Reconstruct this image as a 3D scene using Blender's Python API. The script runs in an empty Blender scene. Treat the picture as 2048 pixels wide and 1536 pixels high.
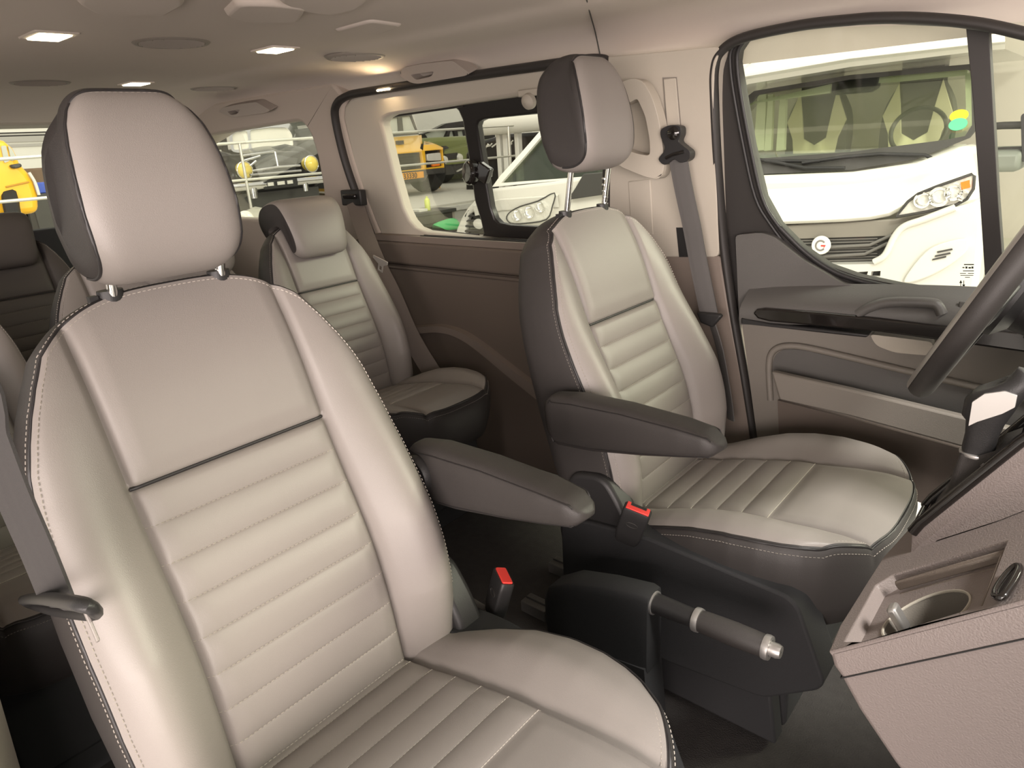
import bpy, bmesh, math, random
from mathutils import Vector, Matrix
random.seed(7)
SC = bpy.context.scene
COL = SC.collection
rad = math.radians
PI = math.pi

# ------------------------------------------------------------------ camera
FPX = 1365.69
MW = ((0.761632556, 0.174522768, -0.624065423),
      (0.645324787, -0.291841829, 0.705963360),
      (-0.058921715, -0.940409565, -0.334900107))
CAM = Vector((0.0, -0.822, 1.10))
cd = bpy.data.cameras.new('camera')
cd.sensor_width = 36.0
cd.lens = FPX / 2048 * 36.0
cd.clip_start = 0.02
cd.clip_end = 200
cam = bpy.data.objects.new('camera', cd)
COL.objects.link(cam)
cam.matrix_world = Matrix(((MW[0][0], -MW[0][1], -MW[0][2], CAM.x),
                           (MW[1][0], -MW[1][1], -MW[1][2], CAM.y),
                           (MW[2][0], -MW[2][1], -MW[2][2], CAM.z), (0, 0, 0, 1)))
SC.camera = cam

# ------------------------------------------------------------------ world, lamps, exposure
wd = bpy.data.worlds.new('showroom_daylight')
SC.world = wd
wd.use_nodes = True
bg = wd.node_tree.nodes['Background']
bg.inputs[0].default_value = (1.0, 0.94, 0.86, 1)
bg.inputs[1].default_value = 0.5
SC.view_settings.view_transform = 'Standard'
SC.view_settings.look = 'None'
SC.view_settings.gamma = 1.0
SC.view_settings.exposure = 0.9


def area(name, loc, to, sx, sy, power, col):
    l = bpy.data.lights.new(name, 'AREA')
    l.shape = 'RECTANGLE'
    l.size = sx
    l.size_y = sy
    l.energy = power
    l.color = col
    o = bpy.data.objects.new(name, l)
    COL.objects.link(o)
    o.location = loc
    o.rotation_euler = (Vector(to) - Vector(loc)).to_track_quat('-Z', 'Y').to_euler()
    return o


# lamps of the showroom hall, plus added fill areas with no real source
area('hall_lamp_front', (2.3, -0.5, 4.2), (-0.2, 0.0, 0.5), 1.0, 0.8, 190, (1.0, 0.96, 0.90))
area('fill_passenger_side', (3.4, -5.0, 1.35), (-0.6, 0.0, 0.65), 8.0, 2.7, 580, (1.0, 0.87, 0.82))  # added soft fill for the seats through the open passenger door
area('fill_ahead', (4.7, 4.8, 3.9), (-0.7, 0.4, 0.9), 3.8, 1.6, 430, (1.0, 1.0, 0.76))  # added fill, aimed to brighten the driver backrest
area('fill_motorhome', (-1.5, 1.5, 3.3), (-1.6, 4.6, 1.0), 4.5, 0.8, 50, (1.0, 0.95, 0.84))  # added light to brighten the motorhome front and overcab
area('hall_lamp_rear', (-6.0, 3.5, 5.4), (-8.6, 5.0, 0.6), 6.0, 3.0, 110, (1.0, 0.94, 0.82))

# ------------------------------------------------------------------ helpers: pixel of the photo -> point on a plane


def ray(px, py):
    u, v = (px - 1024) / FPX, (py - 768) / FPX
    return Vector((MW[0][0] * u + MW[0][1] * v + MW[0][2],
                   MW[1][0] * u + MW[1][1] * v + MW[1][2],
                   MW[2][0] * u + MW[2][1] * v + MW[2][2]))


def at_y(px, py, y):
    r = ray(px, py)
    return CAM + r * ((y - CAM.y) / r.y)


def at_x(px, py, x):
    r = ray(px, py)
    return CAM + r * ((x - CAM.x) / r.x)


def at_z(px, py, z):
    r = ray(px, py)
    return CAM + r * ((z - CAM.z) / r.z)


def yw(z, d=0.0):                     # inner face of the van's left side: upright to the belt line, then leaning in
    return (0.86 if z <= 0.8 else 0.86 - (z - 0.8) * 0.17) - d


def at_w(px, py, d=0.0):
    y = 0.84
    for _ in range(12):
        p = at_y(px, py, y)
        y = yw(p.z, d)
    return p


# ------------------------------------------------------------------ helpers: materials
MATS = {}


def mat(name, col, rough=0.5, metal=0.0, spec=0.5, bump=None, emit=None, var=None, trans=0.0, ior=1.45, coat=0.0, sheen=0.0):
    if name in MATS:
        return MATS[name]
    m = bpy.data.materials.new(name)
    m.use_nodes = True
    nt = m.node_tree
    b = nt.nodes['Principled BSDF']
    b.inputs['Base Color'].default_value = (*col, 1)
    b.inputs['Roughness'].default_value = rough
    b.inputs['Metallic'].default_value = metal
    b.inputs['Specular IOR Level'].default_value = spec
    b.inputs['IOR'].default_value = ior
    b.inputs['Transmission Weight'].default_value = trans
    b.inputs['Coat Weight'].default_value = coat
    b.inputs['Sheen Weight'].default_value = sheen
    tc = None
    if bump or var:
        tc = nt.nodes.new('ShaderNodeTexCoord')
    if bump:                            # (scale, strength, kind)
        sc, st, kind = bump
        if kind == 'voronoi':
            n = nt.nodes.new('ShaderNodeTexVoronoi')
            n.inputs['Scale'].default_value = sc
            out = n.outputs['Distance']
        else:
            n = nt.nodes.new('ShaderNodeTexNoise')
            n.inputs['Scale'].default_value = sc
            n.inputs['Detail'].default_value = 3
            out = n.outputs['Fac']
        nt.links.new(tc.outputs['Object'], n.inputs['Vector'])
        bp_ = nt.nodes.new('ShaderNodeBump')
        bp_.inputs['Strength'].default_value = st
        bp_.inputs['Distance'].default_value = 0.002
        nt.links.new(out, bp_.inputs['Height'])
        nt.links.new(bp_.outputs['Normal'], b.inputs['Normal'])
    if var:                             # (scale, amount)
        n = nt.nodes.new('ShaderNodeTexNoise')
        n.inputs['Scale'].default_value = var[0]
        n.inputs['Detail'].default_value = 4
        nt.links.new(tc.outputs['Object'], n.inputs['Vector'])
        mx = nt.nodes.new('ShaderNodeMix')
        mx.data_type = 'RGBA'
        mx.inputs[6].default_value = (*[c * (1 - var[1]) for c in col], 1)
        mx.inputs[7].default_value = (*[min(1, c * (1 + var[1])) for c in col], 1)
        nt.links.new(n.outputs['Fac'], mx.inputs[0])
        nt.links.new(mx.outputs[2], b.inputs['Base Color'])
    if emit:
        b.inputs['Emission Color'].default_value = (*emit[0], 1)
        b.inputs['Emission Strength'].default_value = emit[1]
    MATS[name] = m
    return m


def glass_mat(name, col, alpha, rough=0.02):
    """thin pane: mostly see-through, the rest a clear reflection"""
    if name in MATS:
        return MATS[name]
    m = bpy.data.materials.new(name)
    m.use_nodes = True
    nt = m.node_tree
    nt.nodes.clear()
    o = nt.nodes.new('ShaderNodeOutputMaterial')
    t = nt.nodes.new('ShaderNodeBsdfTransparent')
    t.inputs[0].default_value = (*col, 1)
    g = nt.nodes.new('ShaderNodeBsdfGlossy')
    g.inputs['Roughness'].default_value = rough
    mx = nt.nodes.new('ShaderNodeMixShader')
    fr = nt.nodes.new('ShaderNodeFresnel')
    fr.inputs[0].default_value = 1.45
    ma = nt.nodes.new('ShaderNodeMath')
    ma.operation = 'MULTIPLY'
    ma.inputs[1].default_value = alpha
    nt.links.new(fr.outputs[0], ma.inputs[0])
    nt.links.new(ma.outputs[0], mx.inputs[0])
    nt.links.new(t.outputs[0], mx.inputs[1])
    nt.links.new(g.outputs[0], mx.inputs[2])
    nt.links.new(mx.outputs[0], o.inputs[0])
    MATS[name] = m
    return m


LEATHER = mat('taupe_leather', (0.233, 0.211, 0.194), 0.42, spec=0.45, bump=(900, 0.10, 'voronoi'), var=(6, 0.04))
BLACKL = mat('black_leather', (0.040, 0.036, 0.034), 0.48, spec=0.38, bump=(900, 0.14, 'voronoi'))
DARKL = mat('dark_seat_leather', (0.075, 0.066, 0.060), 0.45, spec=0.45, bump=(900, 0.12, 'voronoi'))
STITCH = mat('light_thread', (0.44, 0.40, 0.35), 0.7)
PIPE = mat('black_piping', (0.022, 0.020, 0.020), 0.45)
SIDEP = mat('taupe_side_panel', (0.40, 0.345, 0.295), 0.7, bump=(700, 0.12, 'noise'))
VENTP = mat('vent_plastic', (0.33, 0.29, 0.255), 0.6)
BLACKP = mat('black_plastic', (0.022, 0.021, 0.021), 0.45, bump=(700, 0.15, 'noise'))
BLACKF = mat('black_felt_trim', (0.018, 0.018, 0.019), 0.75, bump=(900, 0.3, 'noise'))
RUBBER = mat('black_rubber', (0.028, 0.025, 0.023), 0.55)
GLOSSB = mat('gloss_black', (0.012, 0.010, 0.009), 0.12, spec=0.6, coat=0.4)
CHROME = mat('chrome', (0.85, 0.84, 0.82), 0.10, metal=1.0)
SATIN = mat('satin_silver', (0.52, 0.50, 0.48), 0.40, metal=0.8)
HEADL = mat('headliner_cloth', (0.68, 0.60, 0.54), 0.9, bump=(900, 0.15, 'noise'))
CREAM = mat('cream_pillar_trim', (0.45, 0.41, 0.345), 0.55, bump=(700, 0.12, 'noise'))
GREYU = mat('dark_grey_door_top', (0.105, 0.10, 0.094), 0.42, bump=(600, 0.2, 'noise'))
GREYT = mat('taupe_door_plastic', (0.205, 0.185, 0.16), 0.48, bump=(600, 0.2, 'noise'))
BROWNP = mat('brown_black_side_trim', (0.125, 0.10, 0.082), 0.55, bump=(600, 0.2, 'noise'))
BROWNM = mat('mid_brown_side_trim', (0.19, 0.155, 0.13), 0.55, bump=(600, 0.2, 'noise'))
CONS = mat('taupe_console_plastic', (0.235, 0.198, 0.185), 0.5, bump=(500, 0.35, 'noise'))
CARPET = mat('dark_carpet', (0.045, 0.041, 0.039), 0.95, bump=(350, 0.9, 'noise'), var=(40, 0.25))
BELTM = mat('grey_belt_webbing', (0.10, 0.094, 0.09), 0.55, bump=(1500, 0.3, 'noise'))
BELTP = mat('shade_toned_belt_webbing', (0.045, 0.042, 0.041), 0.75, spec=.25, bump=(1500, 0.3, 'noise'))  # near belt only: webbing colour lowered to offset strong side light
RED = mat('red_release_button', (0.80, 0.055, 0.045), 0.35)
GLASS = glass_mat('clear_window_glass', (0.97, 0.99, 0.96), 0.35)
DOME = mat('lit_dome_lens', (0.9, 0.8, 0.6), 0.4, emit=((1.0, 0.86, 0.60), 6.0))
TINT = mat('black_window_frit', (0.02, 0.018, 0.017), 0.3)

# ------------------------------------------------------------------ helpers: geometry


def set_props(o, label=None, cat=None, group=None, kind=None):
    if label:
        o['label'] = label
    if cat:
        o['category'] = cat
    if group:
        o['group'] = group
    if kind:
        o['kind'] = kind
    return o


def empty(name, loc, label=None, cat=None, group=None, kind=None, rz=0.0):
    o = bpy.data.objects.new(name, None)
    COL.objects.link(o)
    o.location = loc
    o.rotation_euler = (0, 0, rz)
    o.empty_display_size = 0.05
    return set_props(o, label, cat, group, kind)


class MB:
    """collects shapes and links them as ONE mesh object"""

    def __init__(s):
        s.v = []
        s.f = []
        s.m = []

    def add(s, verts, faces, mi=0):
        b = len(s.v)
        s.v += [Vector(p) for p in verts]
        for k, f in enumerate(faces):
            s.f.append([b + i for i in f])
            s.m.append(mi[k] if isinstance(mi, list) else mi)
        return s

    def grid(s, P, mi=0, cu=False, cv=False):
        nu, nv = len(P), len(P[0])
        fs, ms = [], []
        for i in range(nu if cu else nu - 1):
            for j in range(nv if cv else nv - 1):
                i2, j2 = (i + 1) % nu, (j + 1) % nv
                fs.append([i * nv + j, i2 * nv + j, i2 * nv + j2, i * nv + j2])
                ms.append(mi(i, j) if callable(mi) else mi)
        return s.add([p for r in P for p in r], fs, ms)

    def box(s, c, d, mi=0, R=None):
        c = Vector(c)
        vs = []
        for x in (-.5, .5):
            for y in (-.5, .5):
                for z in (-.5, .5):
                    p = Vector((x * d[0], y * d[1], z * d[2]))
                    if R:
                        p = R @ p
                    vs.append(c + p)
        return s.add(vs, [[0, 1, 3, 2], [4, 6, 7, 5], [0, 4, 5, 1], [2, 3, 7, 6], [0, 2, 6, 4], [1, 5, 7, 3]], mi)

    def tube(s, pts, r, n=10, mi=0, closed=False, flat=None):
        pts = [Vector(p) for p in pts]
        N = len(pts)
        P = []
        up = None
        for i in range(N):
            if closed:
                t = (pts[(i + 1) % N] - pts[i - 1])
            else:
                t = pts[min(i + 1, N - 1)] - pts[max(i - 1, 0)]
            t.normalize()
            if up is None:
                up = Vector((0, 0, 1)) if abs(t.z) < 0.9 else Vector((1, 0, 0))
            u = (up - t * up.dot(t)).normalized()
            w = t.cross(u)
            up = u
            rr = r[i] if isinstance(r, (list, tuple)) else r
            ru, rw = (rr, rr) if flat is None else (rr * flat[0], rr * flat[1])
            P.append([pts[i] + u * (ru * math.cos(2 * PI * k / n)) + w * (rw * math.sin(2 * PI * k / n)) for k in range(n)])
        s.grid(P, mi, cu=closed, cv=True)
        if not closed:
            b = len(s.v) - N * n
            s.f.append([b + k for k in range(n)][::-1])
            s.m.append(mi)
            s.f.append([b + (N - 1) * n + k for k in range(n)])
            s.m.append(mi)
        return s

    def prism(s, pa, pb, mi=0, mside=None):
        """two matching outlines -> closed solid"""
        n = len(pa)
        fs = [list(range(n))[::-1], [n + k for k in range(n)]] + [[k, (k + 1) % n, n + (k + 1) % n, n + k] for k in range(n)]
        ms = [mi, mi] + [mi if mside is None else mside] * n
        return s.add(list(pa) + list(pb), fs, ms)

    def lathe(s, prof, org, axis=(0, 0, 1), n=32, mi=0):
        ax = Vector(axis).normalized()
        u = ax.orthogonal().normalized()
        w = ax.cross(u)
        P = []
        for (r, h) in prof:
            P.append([Vector(org) + ax * h + (u * math.cos(2 * PI * k / n) + w * math.sin(2 * PI * k / n)) * max(r, 1e-5) for k in range(n)])
        return s.grid(P, mi, cv=True)

    def build(s, name, mats, parent=None, smooth=35, bevel=None, subd=0, seg=2, world=False):
        me = bpy.data.meshes.new(name)
        org = Vector((0, 0, 0))
        if parent is not None:
            p = parent
            while p is not None:                     # helpers place in world space; children keep local coordinates
                org += p.location
                p = p.parent
        me.from_pydata([tuple(p - org) for p in s.v] if not world else [tuple(p) for p in s.v], [], s.f)
        if not isinstance(mats, (list, tuple)):
            mats = [mats]
        for m in mats:
            me.materials.append(m)
        me.polygons.foreach_set('material_index', s.m)
        bm = bmesh.new()
        bm.from_mesh(me)
        bmesh.ops.remove_doubles(bm, verts=bm.verts, dist=1e-6)
        bmesh.ops.recalc_face_normals(bm, faces=bm.faces)
        bm.to_mesh(me)
        bm.free()
        if smooth:
            me.shade_smooth()
            me.set_sharp_from_angle(angle=rad(smooth))
        o = bpy.data.objects.new(name, me)
        COL.objects.link(o)
        if parent is not None:
            o.parent = parent
        if bevel:
            b = o.modifiers.new('bevel', 'BEVEL')
            b.width = bevel
            b.segments = seg
            b.limit_method = 'ANGLE'
            b.angle_limit = rad(40)
        if subd:
            q = o.modifiers.new('subdivision', 'SUBSURF')
            q.levels = subd
            q.render_levels = subd
        return o


def catmull(pts, n, closed=False):
    pts = [Vector(p) for p in pts]
    N = len(pts)
    out = []
    segs = N if closed else N - 1
    for i in range(segs):
        if closed:
            a, b, c, d = pts[i - 1], pts[i], pts[(i + 1) % N], pts[(i + 2) % N]
        else:
            a, b, c, d = pts[max(i - 1, 0)], pts[i], pts[i + 1], pts[min(i + 2, N - 1)]
        for k in range(n):
            t = k / n
            out.append(0.5 * (2 * b + (c - a) * t + (2 * a - 5 * b + 4 * c - d) * t * t + (3 * b - a - 3 * c + d) * t ** 3))
    if not closed:
        out.append(pts[-1])
    return out


def c2(pts, n=6, closed=True):
    return [(p.x, p.y) for p in catmull([(a, b, 0) for a, b in pts], n, closed)]


def roundpoly(pts, r, n=5):
    """polygon (2-D) with rounded corners; r a number or one per corner"""
    out = []
    N = len(pts)
    for i in range(N):
        p = Vector(pts[i])
        a = Vector(pts[i - 1]) - p
        b = Vector(pts[(i + 1) % N]) - p
        rr = r[i] if isinstance(r, (list, tuple)) else r
        if rr <= 0:
            out.append(tuple(p))
            continue
        d = min(rr, a.length * .49, b.length * .49)
        p0, p1 = p + a.normalized() * d, p + b.normalized() * d
        for k in range(n + 1):
            t = k / n
            q = p0 * (1 - t) ** 2 + p * 2 * t * (1 - t) + p1 * t * t
            out.append((q.x, q.y))
    return out


def tri_fill(loops):
    """2-D outer loop and holes -> (points, triangles, loops of indices)"""
    bm = bmesh.new()
    idx = []
    es = []
    for lp in loops:
        vs = [bm.verts.new((x, y, 0)) for x, y in lp]
        idx.append(vs)
        for k in range(len(vs)):
            es.append(bm.edges.new((vs[k], vs[(k + 1) % len(vs)])))
    bmesh.ops.triangle_fill(bm, edges=es, use_beauty=True, use_dissolve=False)
    bm.verts.index_update()
    pts = [(v.co.x, v.co.y) for v in bm.verts]
    tris = [[v.index for v in f.verts] for f in bm.faces]
    ids = [[v.index for v in l] for l in idx]
    bm.free()
    return pts, tris, ids


def slab(mb, loops, front, back, mi=0, mside=None):
    """solid plate from 2-D loops (first outer, others holes); front / back map (a, b) to 3-D points"""
    pts, tris, ids = tri_fill(loops)
    n = len(pts)
    V = [front(*p) for p in pts] + [back(*p) for p in pts]
    F = [t for t in tris] + [[n + i for i in t][::-1] for t in tris]
    M = [mi] * len(F)
    for l in ids:
        for k in range(len(l)):
            a, b = l[k], l[(k + 1) % len(l)]
            F.append([a, b, n + b, n + a])
            M.append(mi if mside is None else mside)
    mb.add(V, F, M)
    return mb


def px_w(pts, d=0.0):
    """photo outline -> (x, z) on the van's left side"""
    o = []
    for p in pts:
        q = at_w(p[0], p[1], d)
        o.append((q.x, q.z))
    return o


def wall_slab(mb, loops, d, th, mi=0, flare=0.0):
    """plate lying on the left side of the van, inner face d inside of it, th thick"""
    return slab(mb, loops, lambda a, b: Vector((a, yw(b, d), b)), lambda a, b: Vector((a, yw(b, d) + th, b)), mi)


def sstep(a, b, x):
    t = max(0.0, min(1.0, (x - a) / (b - a)))
    return t * t * (3 - 2 * t)


def interp(tab, x):
    if x <= tab[0][0]:
        return tab[0][1]
    for (a, fa), (b, fb) in zip(tab, tab[1:]):
        if x <= b:
            t = (x - a) / (b - a)
            return fa + (fb - fa) * t
    return tab[-1][1]


def lerp(a, b, t):
    return a + (b - a) * t


def dashes(mb, pts, step=0.0065, ln=0.0040, w=0.00042, lift=0.0003, nrm=None, mi=0):
    """row of sewn stitches along a path"""
    pts = [Vector(p) for p in pts]
    acc = 0.0
    nxt = 0.0
    for i in range(len(pts) - 1):
        a, b = pts[i], pts[i + 1]
        L = (b - a).length
        if L < 1e-7:
            continue
        t = (b - a) / L
        n = nrm[i] if nrm else Vector((0, 0, 1))
        s_ = t.cross(n).normalized()
        while nxt <= acc + L:
            c = a + t * (nxt - acc) + n * lift
            h, q = t * (ln / 2), s_ * w
            k = n * (w * 1.2)
            mb.add([c - h - q - k, c - h + q - k, c + h + q - k, c + h - q - k, c - h * .8 + k, c + h * .8 + k],
                   [[0, 1, 4], [1, 2, 5, 4], [2, 3, 5], [3, 0, 4, 5], [0, 3, 2, 1]], mi)
            nxt += step
        acc += L
    return mb


exec_parts = True
# ================================================================== FRONT SEATS
A_REC = rad(16.5)
BK_UP = Vector((-math.sin(A_REC), 0, math.cos(A_REC)))
BK_N = Vector((math.cos(A_REC), 0, math.sin(A_REC)))
BK_0 = Vector((0, 0, 0.35))
W_TAB = [(-.06, .225), (.05, .238), (.15, .243), (.25, .243), (.33, .240), (.40, .234), (.47, .225), (.52, .214), (.56, .203), (.60, .188), (.64, .168)]
INS = 0.138


def bpt(s, t, w):
    return BK_0 + Vector((0, s, 0)) + BK_UP * t + BK_N * w


def back_h(s, t):
    W = interp(W_TAB, t)
    a = abs(s)
    h = 0.030 * math.exp(-((t - .17) / .17) ** 2)
    if t > .46:
        h -= 0.030 * ((t - .46) / .17) ** 2
    bol = interp([(-.06, .02), (.02, .036), (.10, .050), (.22, .052), (.32, .040), (.42, .022), (.52, .010), (.64, .004)], t)
    if a > INS:
        q = (a - INS) / max(W - INS, .01)
        h += bol * (math.sin(min(q / .62, 1) * PI / 2) if q < .62 else 1 - .62 * ((q - .62) / .38) ** 2)
    g = math.exp(-((a - INS) / .0055) ** 2)
    h -= 0.009 * g * sstep(.66, .56, t)
    if a < INS:
        f = sstep(0, .03, INS - a)
        if t < .40:
            ph = (.40 - t) / .0494
            h += f * .0048 * abs(math.sin(PI * ph)) ** .55
        else:
            h += f * .005 * sstep(.40, .43, t)
        h -= .008 * math.exp(-((t - .40) / .0035) ** 2) * sstep(0, .004, INS - a)
    return h


def build_backrest(root, mats, ribs=True, detail=True):
    rows = []
    t = -.06
    # rows of the grid fall on the sewn lines
    lines = [.40 - .0494 * k for k in range(0, 10)]
    ts = set()
    base = [-.06 + i * .7 / 100 for i in range(101)]
    for v in base:
        if v <= .636:
            ts.add(round(v, 5))
    for l in lines:
        for d in (-.006, -.003, -.0015, 0, .0015, .003, .006):
            if l + d > -.06:
                ts.add(round(l + d, 5))
    ts = sorted(ts)
    tt = [ts[0]]
    for v in ts[1:]:
        if v - tt[-1] > .0011:
            tt.append(v)
    tt[-1] = .635
    sa = [i / 40 * (INS - .008) for i in range(41)] + [INS - .005, INS - .0025, INS, INS + .0025, INS + .005, INS + .009]
    nb = 26
    cols = []
    for v in [-x for x in sa[::-1]][:-1] + sa:
        cols.append(('in', v))
    outer = [k / nb for k in range(1, nb + 1)]
    full = [('out', -k) for k in outer[::-1]] + cols + [('out', k) for k in outer]
    P = []
    ST = []
    for tl in tt:
        W = interp(W_TAB, tl)
        r, rs = [], []
        k = sstep(.38, .635, tl)
        for kind, v in full:
            if kind == 'in':
                s = v * (1 - .0 * k)
            else:
                e = INS + .009
                s = math.copysign(lerp(e, W, abs(v)), v)
            a = abs(s) / W
            t_ = tl - k * .058 * a ** 3.2
            w = back_h(s, t_)
            # roll over the rim
            edge = max(0, (a - .93) / .07)
            w -= .004 * edge ** 2
            r.append(bpt(s, t_, w))
            rs.append((s, t_, w))
        P.append(r)
        ST.append(rs)
    fr = MB().grid(P, 0)
    # rim: perimeter from bottom left up, over the top, down the right
    per = [ST[i][0] for i in range(len(tt))] + [ST[-1][j] for j in range(1, len(full) - 1)] + [ST[i][-1] for i in range(len(tt) - 1, -1, -1)]
    per2 = [per[0]]
    for q in per[1:]:
        if math.hypot(q[0] - per2[-1][0], q[1] - per2[-1][1]) > .002:
            per2.append(q)
    per = per2
    n = len(per)
    nrms = []
    for i in range(n):
        a, b = per[max(i - 3, 0)], per[min(i + 3, n - 1)]
        d = Vector((b[0] - a[0], b[1] - a[1], 0))
        d.normalize()
        nrms.append((-d.y, d.x))
    prof = [(-.001, 0.0, .0), (.001, -.004, 0), (.003, -.012, .1), (.005, -.030, .25), (.005, -.055, .5), (.002, -.082, .8), (-.006, -.104, 1), (-.02, -.112, 1), (-.05, -.114, 1)]
    R = []
    for (o, w, m) in prof:
        R.append([bpt(p[0] + nn[0] * o, p[1] + nn[1] * o, lerp(p[2], .0, m) + w) for p, nn in zip(per, nrms)])
    side = MB().grid(R, 0)
    # back cover closing the shell
    last = [(p[0] + nn[0] * -.05, p[1] + nn[1] * -.05) for p, nn in zip(per, nrms)]
    side.add([bpt(a, b, -.114) for a, b in last], [list(range(n))], 0)
    o1 = fr.build('backrest', mats['face'], root, smooth=60, world=True)
    o2 = side.build('side_bolster_cover', mats['side'], o1, smooth=50, world=True)
    if not detail:
        return o1
    # piping between face and side, black welt across the seam
    pp = MB()
    pp.tube([bpt(p[0] + nn[0] * .0005, p[1] + nn[1] * .0005, p[2] - .004) for p, nn in zip(per[::2], nrms[::2])], .0022, 6)
    ss = [-INS + .002 + i * (2 * INS - .004) / 40 for i in range(41)]
    pp.tube([bpt(s, .4005, back_h(s, .4005) + .0022) for s in ss], .0026, 8)
    pp.build('piping', mats['pipe'], o1, smooth=60, world=True)
    st = MB()
    for l in lines[1:]:
        if l < -.02:
            continue
        st_p = [bpt(s, l, back_h(s, l)) for s in ss]
        dashes(st, st_p, nrm=[BK_N] * len(st_p), lift=.0010, w=.00055)
    for off, dw in ((-.0045, .0005), (.0032, -.0105)):
        pth = [bpt(p[0] + nn[0] * off, p[1] + nn[1] * off, (back_h(p[0] + nn[0] * off, p[1] + nn[1] * off) if off < 0 else p[2] + dw)) for p, nn in zip(per, nrms)]
        nr = [(BK_N + Vector((0, nn[0], 0)) * (.5 if off < 0 else 1.6) + BK_UP * nn[1] * (.5 if off < 0 else 1.6)).normalized() for nn in nrms]
        dashes(st, pth, nrm=nr)
    st.build('stitching', mats['thread'], o1, smooth=0, world=True)
    return o1


HR_P = c2([(-.044, .006), (-.008, -.012), (.030, -.006), (.052, .020), (.061, .075), (.061, .135), (.053, .192), (.036, .226), (.004, .238), (-.030, .234), (-.052, .206), (-.060, .125), (-.057, .050)], 7, True)


def build_headrest(root, lift, mats, hx=-.172, hz=.975, tilt=12, wscale=.715):
    ca, sa_ = math.cos(rad(tilt)), math.sin(rad(tilt))
    org = Vector((hx, -.012, hz + lift))

    def pt(s, w, t):
        return org + Vector((0, s, 0)) + Vector((ca, 0, sa_)) * w + Vector((-sa_, 0, ca)) * t

    Wt = [(-.02, .116), (.02, .124), (.07, .127), (.12, .123), (.16, .117), (.19, .109), (.212, .097), (.232, .078)]
    n = len(HR_P)
    wc, tc = .0, .112
    NA = 44
    A = [math.sin((-1 + 2 * i / NA) * PI / 2 * .92) / math.sin(PI / 2 * .92) for i in range(NA + 1)]
    P = []
    for a in A:
        r = []
        k = 1 - .20 * abs(a) ** 7
        for (w, t) in HR_P:
            W = interp(Wt, t) * wscale
            r.append(pt(a * W, (w if w > 0 else w * 1.18) * k, (tc + (t - tc) * (1 - .12 * abs(a) ** 7)) * .90))
        P.append(r)
    front = set(i for i in range(n) if (HR_P[i][0] > .012 and HR_P[i][1] < .228) or (HR_P[i][1] < .012))

    def mi(i, j):
        return 0 if j in front and 1 <= i < NA - 1 else 1
    mb = MB().grid(P, mi, cv=True)
    for e, a in ((0, -1), (NA, 1)):
        c = sum(P[e], Vector()) / n
        ring1 = [c + (p - c) * .75 + Vector((0, a * .004, 0)) for p in P[e]]
        mb.grid([P[e], ring1], 1, cv=True)
        mb.add(ring1, [list(range(n))], 1)
    h = mb.build('headrest', [mats['face'], mats['side']], root, smooth=50, world=True)
    # piping and stitches where the face panel meets the sides and the top
    pp, st = MB(), MB()
    fi = [j for j in range(n) if HR_P[j][0] > -.03 and (HR_P[j][1] < .225)]
    fi = [j for j in fi if j in front or HR_P[j][0] > .012]
    fi.sort(key=lambda j: (HR_P[j][1] if HR_P[j][0] > .02 else -.02 + HR_P[j][0] * .1))
    for e in (1, NA - 1):
        a = -1 if e == 1 else 1
        pth = [P[e][j] for j in fi]
        pp.tube(pth, .0022, 6)
        e2, e3 = (2, 0) if e == 1 else (NA - 2, NA)
        nr = [Vector((.5, a * .8, 0)).normalized()] * len(pth)
        dashes(st, [lerp(P[e][j], P[e2][j], .5) for j in fi], nrm=nr)
        dashes(st, [lerp(P[e][j], P[e3][j], .8) for j in fi], nrm=nr)
    top = [j for j in range(n) if HR_P[j][0] > .012 and HR_P[j][1] >= .19]
    jt = max(top, key=lambda j: HR_P[j][1] if j in front else -1)
    row = [P[i][jt] for i in range(1, NA)]
    pp.tube(row, .0022, 6)
    dashes(st, [P[i][jt] + (Vector((.6, 0, -.5)) * .004) for i in range(1, NA)], nrm=[Vector((.7, 0, .7))] * len(row))
    pp.build('piping', mats['pipe'], h, smooth=60, world=True)
    st.build('stitching', mats['thread'], h, smooth=0, world=True)
    for s in (-.071, .071):
        po = MB()
        base = Vector((-.212, s, .925))
        po.tube([base, Vector((hx - .012, s, hz + lift + .05))], .0062, 14)
        if s > 0:
            for k in range(5):
                po.lathe([(.0068, 0), (.0072, .002), (.0068, .004)], base + Vector((.007, 0, .03 + .013 * k)) * 1.0, axis=(.2, 0, 1), n=14)
        pst = po.build('headrest_post', CHROME, root, smooth=50, world=True)
        g = MB()
        gp = [(math.cos(t) * .0135, math.sin(t) * .0095) for t in [2 * PI * k / 20 for k in range(20)]]
        g.prism([base + Vector((x, y * 1.75, .012)) for x, y in gp], [base + Vector((x * .9, y * 1.6, .030)) for x, y in gp])
        g.box(base + Vector((0, -.021, .021)), (.011, .010, .010))
        g.build('guide_sleeve', BLACKP, pst, smooth=40, world=True)
    return h


# cushion, local coordinates: x forward from the crease, z up from the cab floor
CU_W = [(-.06, .205), (.04, .222), (.12, .238), (.20, .247), (.28, .250), (.34, .247), (.39, .240), (.43, .230), (.47, .214)]


def cu_edge(x):
    return interp([(-.06, .345), (0, .356), (.06, .376), (.12, .402), (.18, .424), (.24, .437), (.30, .443), (.36, .444), (.42, .441), (.48, .436)], x)


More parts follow.
